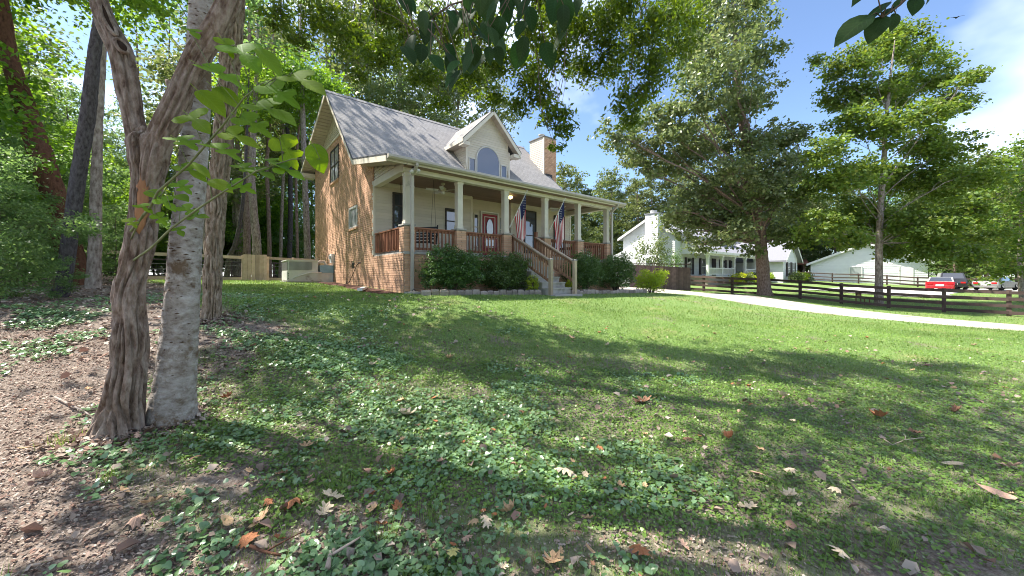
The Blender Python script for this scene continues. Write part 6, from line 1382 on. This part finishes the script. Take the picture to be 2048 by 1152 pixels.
# furrowed tree whose drooping sprays hang over the lawn
YA = 5.9; b2 = Vector(((420 - 1024) / 738 * YA, YA, 0)); b2.z = Hf(b2.x, b2.y) - .03
ash = empty('furrowed_tree', b2, 0, 'deeply furrowed brown-barked tree right of the white trunk, its sprays overhanging the lawn', 'tree')
ap = [(418, 700, 56), (420, 670, 46), (424, 600, 42), (428, 500, 42), (434, 400, 43), (444, 300, 44), (454, 200, 44), (462, 100, 45), (470, 0, 44), (480, -150, 40), (492, -350, 34), (500, -600, 24)]
at_ = trunk('trunk', [P(x, y, YA) - b2 for x, y, w in ap], [w / 2 / 738 * YA * cosx(x) for x, y, w in ap], 'bark_ash', ash, 76, .022, .30, 15, 1.5, 17, .2, 0)
SPR = [(650, 40, 42), (700, 80, 40), (760, 110, 44), (810, 70, 44), (840, 150, 34), (880, 205, 22), (900, 60, 50), (930, 150, 40), (985, 195, 26), (1000, 110, 46), (1060, 60, 44), (1060, 160, 38), (1040, 215, 22), (1110, 110, 44), (1150, 60, 44), (1110, 225, 34), (1130, 262, 22), (1112, 296, 15), (1085, 190, 28), (1180, 140, 40), (1210, 50, 46), (1240, 120, 44), (1255, 200, 36), (1262, 245, 24), (1300, 60, 46), (1310, 140, 40), (1345, 90, 40), (1370, 30, 40), (1290, 185, 24), (960, 40, 44), (1230, 10, 50), (760, 20, 40), (1100, 10, 46), (720, 150, 20), (1335, 30, 40), (560, 30, 34), (600, 80, 26)]
cl = px_clumps(SPR, 7.2, .9, 1.02, 9, b2); rg = random.Random(8); mb = MB(); hub = [P(560, -180, 6.2) - b2, P(760, -150, 6.6) - b2, P(950, -110, 7.0) - b2, P(1130, -90, 7.2) - b2, P(1290, -70, 7.3) - b2]
prev = P(488, -280, YA) - b2
for i, h in enumerate(hub): limb(mb, prev, h, .085 - .014 * i, .07 - .014 * i, rg, .06, 8, 6); prev = h
for c in cl:
    h = min(hub, key=lambda a: (a - Vector(c[:3])).length); e3 = Vector(c[:3]) + Vector((0, 0, -c[5] * .4)); pts = limb(mb, h, e3, .016, .004, rg, .12, 5, 6)
    for _ in range(3): limb(mb, pts[rg.randint(3, 6)], Vector(c[:3]) + Vector((rg.uniform(-1, 1) * c[3], rg.uniform(-1, 1) * c[4], rg.uniform(-1, .5) * c[5])), .005, .002, rg, .1, 4, 4)
mb.build('drooping_limbs', 'twig', at_, True)
V, Fc = leafcloud(cl, 29000, .10, 55, T_LAN, 30, .44, .9, .25)
link(bpy.data.objects.new('drooping_sprays', npmesh('drooping_sprays', V, Fc, 'lf_ash')), ash)
topcrown(ash, b2, [(-5.5, 6, 11.5, 1.9), (-3, 5, 11, 1.8), (-1, 6.5, 11.6, 1.9), (-7.5, 7.5, 12.5, 2), (.6, 4.4, 10.6, 1.6), (-3.6, 8, 13.5, 2), (-1, 3.0, 10.2, 1.6), (1.8, 3.0, 9.4, 1.4), (-6.5, 4, 11.8, 1.8), (-1.5, 1.2, 10, 1.6)], 6000, .17, 'lf_ash', 303, 'bark_ash', P(500, -600, YA) - b2, .06)
# low branches of a tree standing behind the viewer, reaching into the top of the view
b3 = Vector((1.9, -2.4, Hf(1.9, -2.4)))
dg = empty('overhanging_tree', b3, 0, 'small tree whose low branches of dark oval leaves hang into the top edge', 'tree')
dt = trunk('trunk', [Vector((0, 0, -.15)), Vector((.05, .05, 1.2)), Vector((.0, .2, 2.4)), Vector((-.1, .5, 3.6)), Vector((-.2, .9, 5.0)), Vector((-.2, 1.2, 6.6))], [.14, .12, .11, .09, .06, .03], 'bark_grey', dg, 24, .05, .06, 9, 1, 19, .2)
gl = random.Random(12); lv = []
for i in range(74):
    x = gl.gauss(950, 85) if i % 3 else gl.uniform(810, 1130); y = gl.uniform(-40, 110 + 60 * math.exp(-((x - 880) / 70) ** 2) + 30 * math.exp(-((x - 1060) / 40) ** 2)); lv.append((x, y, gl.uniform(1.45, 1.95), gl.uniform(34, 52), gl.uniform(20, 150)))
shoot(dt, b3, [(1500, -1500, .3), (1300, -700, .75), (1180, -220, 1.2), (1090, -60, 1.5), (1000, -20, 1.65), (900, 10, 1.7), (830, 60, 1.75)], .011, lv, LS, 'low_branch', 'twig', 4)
q4 = 2.415; lv = [(1200 + x / q4, y / q4, 1.22, w / q4, a) for x, y, w, a in ((1222, 130, 165, 150), (1338, 50, 120, 150), (1335, 132, 125, 125), (1424, 100, 85, 105), (1524, 22, 90, 110), (1440, 12, 80, 140), (1390, 55, 70, 150), (1270, -40, 110, 140), (1600, -50, 110, 80))]
shoot(dt, b3, [(2300, -1900, .3), (2150, -700, .6), (1960, -150, .95), (1850, -40, 1.12), (1800, 10, 1.2), (1765, 35, 1.22)], .008, lv, LS, 'low_branch', 'twig', 6)
MB_ = MB(); MB_.tube([Vector((-.1, .5, 3.4)), P(1500, -1500, .3) - b3], [.03, .012], 6); MB_.tube([Vector((.0, .3, 2.6)), P(2300, -1900, .3) - b3], [.025, .009], 6); MB_.build('limbs', 'bark_grey', dt)
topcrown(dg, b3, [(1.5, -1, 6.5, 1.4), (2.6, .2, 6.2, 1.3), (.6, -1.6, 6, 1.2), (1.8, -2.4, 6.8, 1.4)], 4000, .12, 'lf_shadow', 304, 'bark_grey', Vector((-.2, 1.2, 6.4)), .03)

# ================================================================== FALLEN LEAVES AND TWIGS
def dead(nm, outline, mat, curl, seed):
    g = random.Random(seed); o = [(x, y) for x, y in outline] + [(-x * g.uniform(.85, 1.1), y + g.uniform(-.03, .03)) for x, y in outline[-2:0:-1]]; V = []
    for x, y in o: V.append((x, y - .5, curl * (x * x * 1.4 + (y - .5) ** 2) + g.uniform(-.04, .06)))
    n = len(o); inn = [(x * .45, (y - .5) * .5, curl * .15 * (x * x) + g.uniform(-.01, .03)) for x, y in o]; V += inn; V.append((0, 0, .0)); Fc = []
    for i in range(n): j = (i + 1) % n; Fc += [(i, j, n + j, n + i), (n + i, n + j, 2 * n)]
    k = len(V); V += [(-.014, -.48, .0), (.014, -.48, .0), (.01, -.8, .05), (-.01, -.8, .05)]; Fc.append((k, k + 1, k + 2, k + 3))
    me_ = bpy.data.meshes.new(nm); me_.from_pydata(V, [], Fc); me_.materials.append(M[mat]); me_.update(); return me_
oakl = [(0, 0), (.10, .08), (.08, .16), (.24, .20), (.30, .28), (.14, .34), (.12, .40), (.36, .46), (.44, .58), (.18, .60), (.16, .66), (.32, .76), (.28, .88), (.10, .86), (0, 1.0)]
mapl = [(0, 0), (.14, .04), (.40, .02), (.34, .16), (.52, .34), (.34, .40), (.38, .52), (.48, .70), (.24, .66), (.18, .74), (.20, .86), (0, 1.04)]
ovl = [(0, 0), (.14, .08), (.24, .25), (.28, .45), (.24, .65), (.14, .85), (0, 1.0)]
cols = ['tan', 'pale', 'rust', 'brown', 'yellow', 'pink']; DM = {}
for c in cols:
    for s_, (sn, ol) in enumerate((('lobed', oakl), ('lobed', mapl), ('oval', ovl))): DM[(c, s_)] = dead('fallen_leaf', ol, 'fl_' + c, (.5, .8, .6)[s_], hash_ if (hash_ := cols.index(c) * 7 + s_) else 3)
adj = {'tan': 'tan', 'pale': 'pale buff', 'rust': 'rust-coloured', 'brown': 'dark brown', 'yellow': 'yellowish', 'pink': 'pinkish tan'}
known = [(665, 1000, 58, 'pale', 0), (648, 1030, 48, 'pale', 0), (520, 1048, 56, 'tan', 0), (490, 1090, 40, 'rust', 1), (455, 1052, 40, 'tan', 2), (278, 1048, 44, 'pink', 1), (304, 1012, 44, 'tan', 0), (250, 990, 30, 'tan', 2), (536, 1015, 44, 'rust', 0), (585, 1015, 46, 'rust', 1), (612, 900, 34, 'tan', 0), (783, 955, 34, 'rust', 1), (882, 932, 26, 'pink', 1), (852, 868, 28, 'tan', 0), (815, 835, 34, 'pale', 1), (972, 1055, 52, 'pale', 0), (1012, 1030, 40, 'tan', 1), (1130, 955, 44, 'pale', 0), (1240, 980, 26, 'tan', 1), (1176, 1045, 34, 'tan', 0), (1105, 1132, 54, 'tan', 0), (908, 1120, 60, 'yellow', 0), (1280, 1115, 60, 'rust', 0), (1210, 968, 26, 'rust', 2), (1285, 808, 42, 'brown', 0), (1495, 1020, 44, 'pale', 0), (1515, 960, 40, 'pink', 0), (1575, 1000, 34, 'pale', 1), (1680, 1118, 56, 'pale', 0), (1458, 882, 26, 'rust', 1), (1375, 887, 26, 'brown', 0), (1755, 838, 34, 'rust', 1), (1830, 872, 30, 'brown', 0), (1990, 995, 56, 'pink', 2), (1905, 937, 34, 'pale', 2), (2020, 940, 40, 'pink', 0), (1567, 796, 22, 'pale', 1), (1912, 828, 24, 'brown', 1), (1145, 680, 22, 'tan', 2), (900, 720, 22, 'tan', 1), (745, 735, 20, 'pale', 1), (1180, 1110, 30, 'tan', 2), (90, 960, 34, 'pink', 1), (60, 905, 34, 'tan', 2), (375, 853, 24, 'yellow', 0), (290, 845, 24, 'tan', 1)]
def ground_at(px, py):        # where the sight line through that pixel meets the lawn
    dx, dz = (px - 1024) / 738, (HOR - py) / 738; a, b_ = .5, 40.0
    for _ in range(40):
        m_ = (a + b_) / 2
        if CAMZ + dz * m_ > float(HG(np.array(dx * m_), np.array(m_))): a = m_
        else: b_ = m_
    return dx * a, a
g5 = random.Random(31); allL = []
for px, py, w, c, s_ in known:
    x, y = ground_at(px, py); allL.append((x, y, w / 738 * y * 1.12, c, s_))
for _ in range(190):
    y = g5.uniform(1.3 ** 1.5, 10 ** 1.5) ** (1 / 1.5); x = y * g5.uniform(-1.4, 1.4)
    if x < -6 or bool(on_house(np.array(x), np.array(y))): continue
    allL.append((x, y, g5.uniform(.05, .12), g5.choice(['tan', 'tan', 'pale', 'rust', 'brown', 'pink', 'rust']), g5.choice([0, 1, 2, 0])))
for cx_, cy_ in ((-1.3, 2.0), (-.9, 2.3), (-.2, 2.2), (.3, 2.6), (-.5, 3.3), (1.6, 3.6), (.1, 1.9), (2.6, 4.2)):
    for _ in range(6): allL.append((cx_ + g5.gauss(0, .22), cy_ + g5.gauss(0, .18), g5.uniform(.05, .10), g5.choice(['tan', 'pale', 'rust', 'brown', 'pink']), g5.choice([0, 0, 1, 2])))
for x, y, sz, c, s_ in allL:
    big = sz > .11; o = bpy.data.objects.new('fallen_leaf', DM[(c, s_)]); link(o); o.location = (x, y, float(HG(np.array(x), np.array(y))) + .028 + (.008 if y > 2.5 else 0)); o.scale = (sz * g5.uniform(.45, .85), sz * g5.uniform(.7, .95), sz * g5.uniform(.5, 1.1))
    o.rotation_euler = (g5.uniform(-.35, .35), g5.uniform(-.35, .35), g5.uniform(0, 6.28))
    if g5.random() < .3: o.rotation_euler[0] += math.pi; o.location.z += sz * .15
    kind_ = ('large ' if big else '') + adj[c] + (' lobed' if s_ < 2 else ' oval')
    tag(o, f'{kind_} dead leaf lying on the lawn ground cover', 'fallen leaf', f'{kind_} fallen leaves')
def stick(pts, r, label, mat='twig'):
    ps = []
    for px, py in pts: x, y = ground_at(px, py); ps.append(Vector((x, y, float(HG(np.array(x), np.array(y))) + .02 + r)))
    b_ = ps[0].copy(); e = empty('fallen_twig', b_, 0, label, 'twig', 'fallen twigs'); MB().tube([p - b_ for p in ps], [r * (1 - .5 * i / len(ps)) for i in range(len(ps))], 7).build('stem', mat, e, True)
    m_ = ps[len(ps) // 2] - b_; MB().tube([m_, m_ + Vector((.06, .05, .015)), m_ + Vector((.12, .14, .01))], [r * .6, r * .5, r * .3], 6).build('side_twig', mat, e, True)
stick([(500, 1103), (530, 1115), (562, 1122)], .009, 'short reddish stick among the leaf litter at the bottom left', 'bark_red')
stick([(655, 1150), (660, 1125), (668, 1112)], .014, 'pale splintered stick at the bottom edge left of centre', 'fence_pale')
stick([(935, 888), (975, 888), (1010, 882), (1030, 880)], .004, 'thin grey twig lying in the green ground cover', 'bark_grey')
stick([(1755, 875), (1785, 895), (1810, 885), (1850, 880)], .006, 'pale forked twig on the right part of the lawn', 'fence_pale')
stick([(160, 1018), (210, 1005), (245, 985)], .006, 'thin pale twig on the bare litter at the lower left', 'bark_grey')
stick([(110, 800), (170, 830), (195, 850)], .008, 'grey stick leaning towards the foot of the forked tree', 'bark_grey')
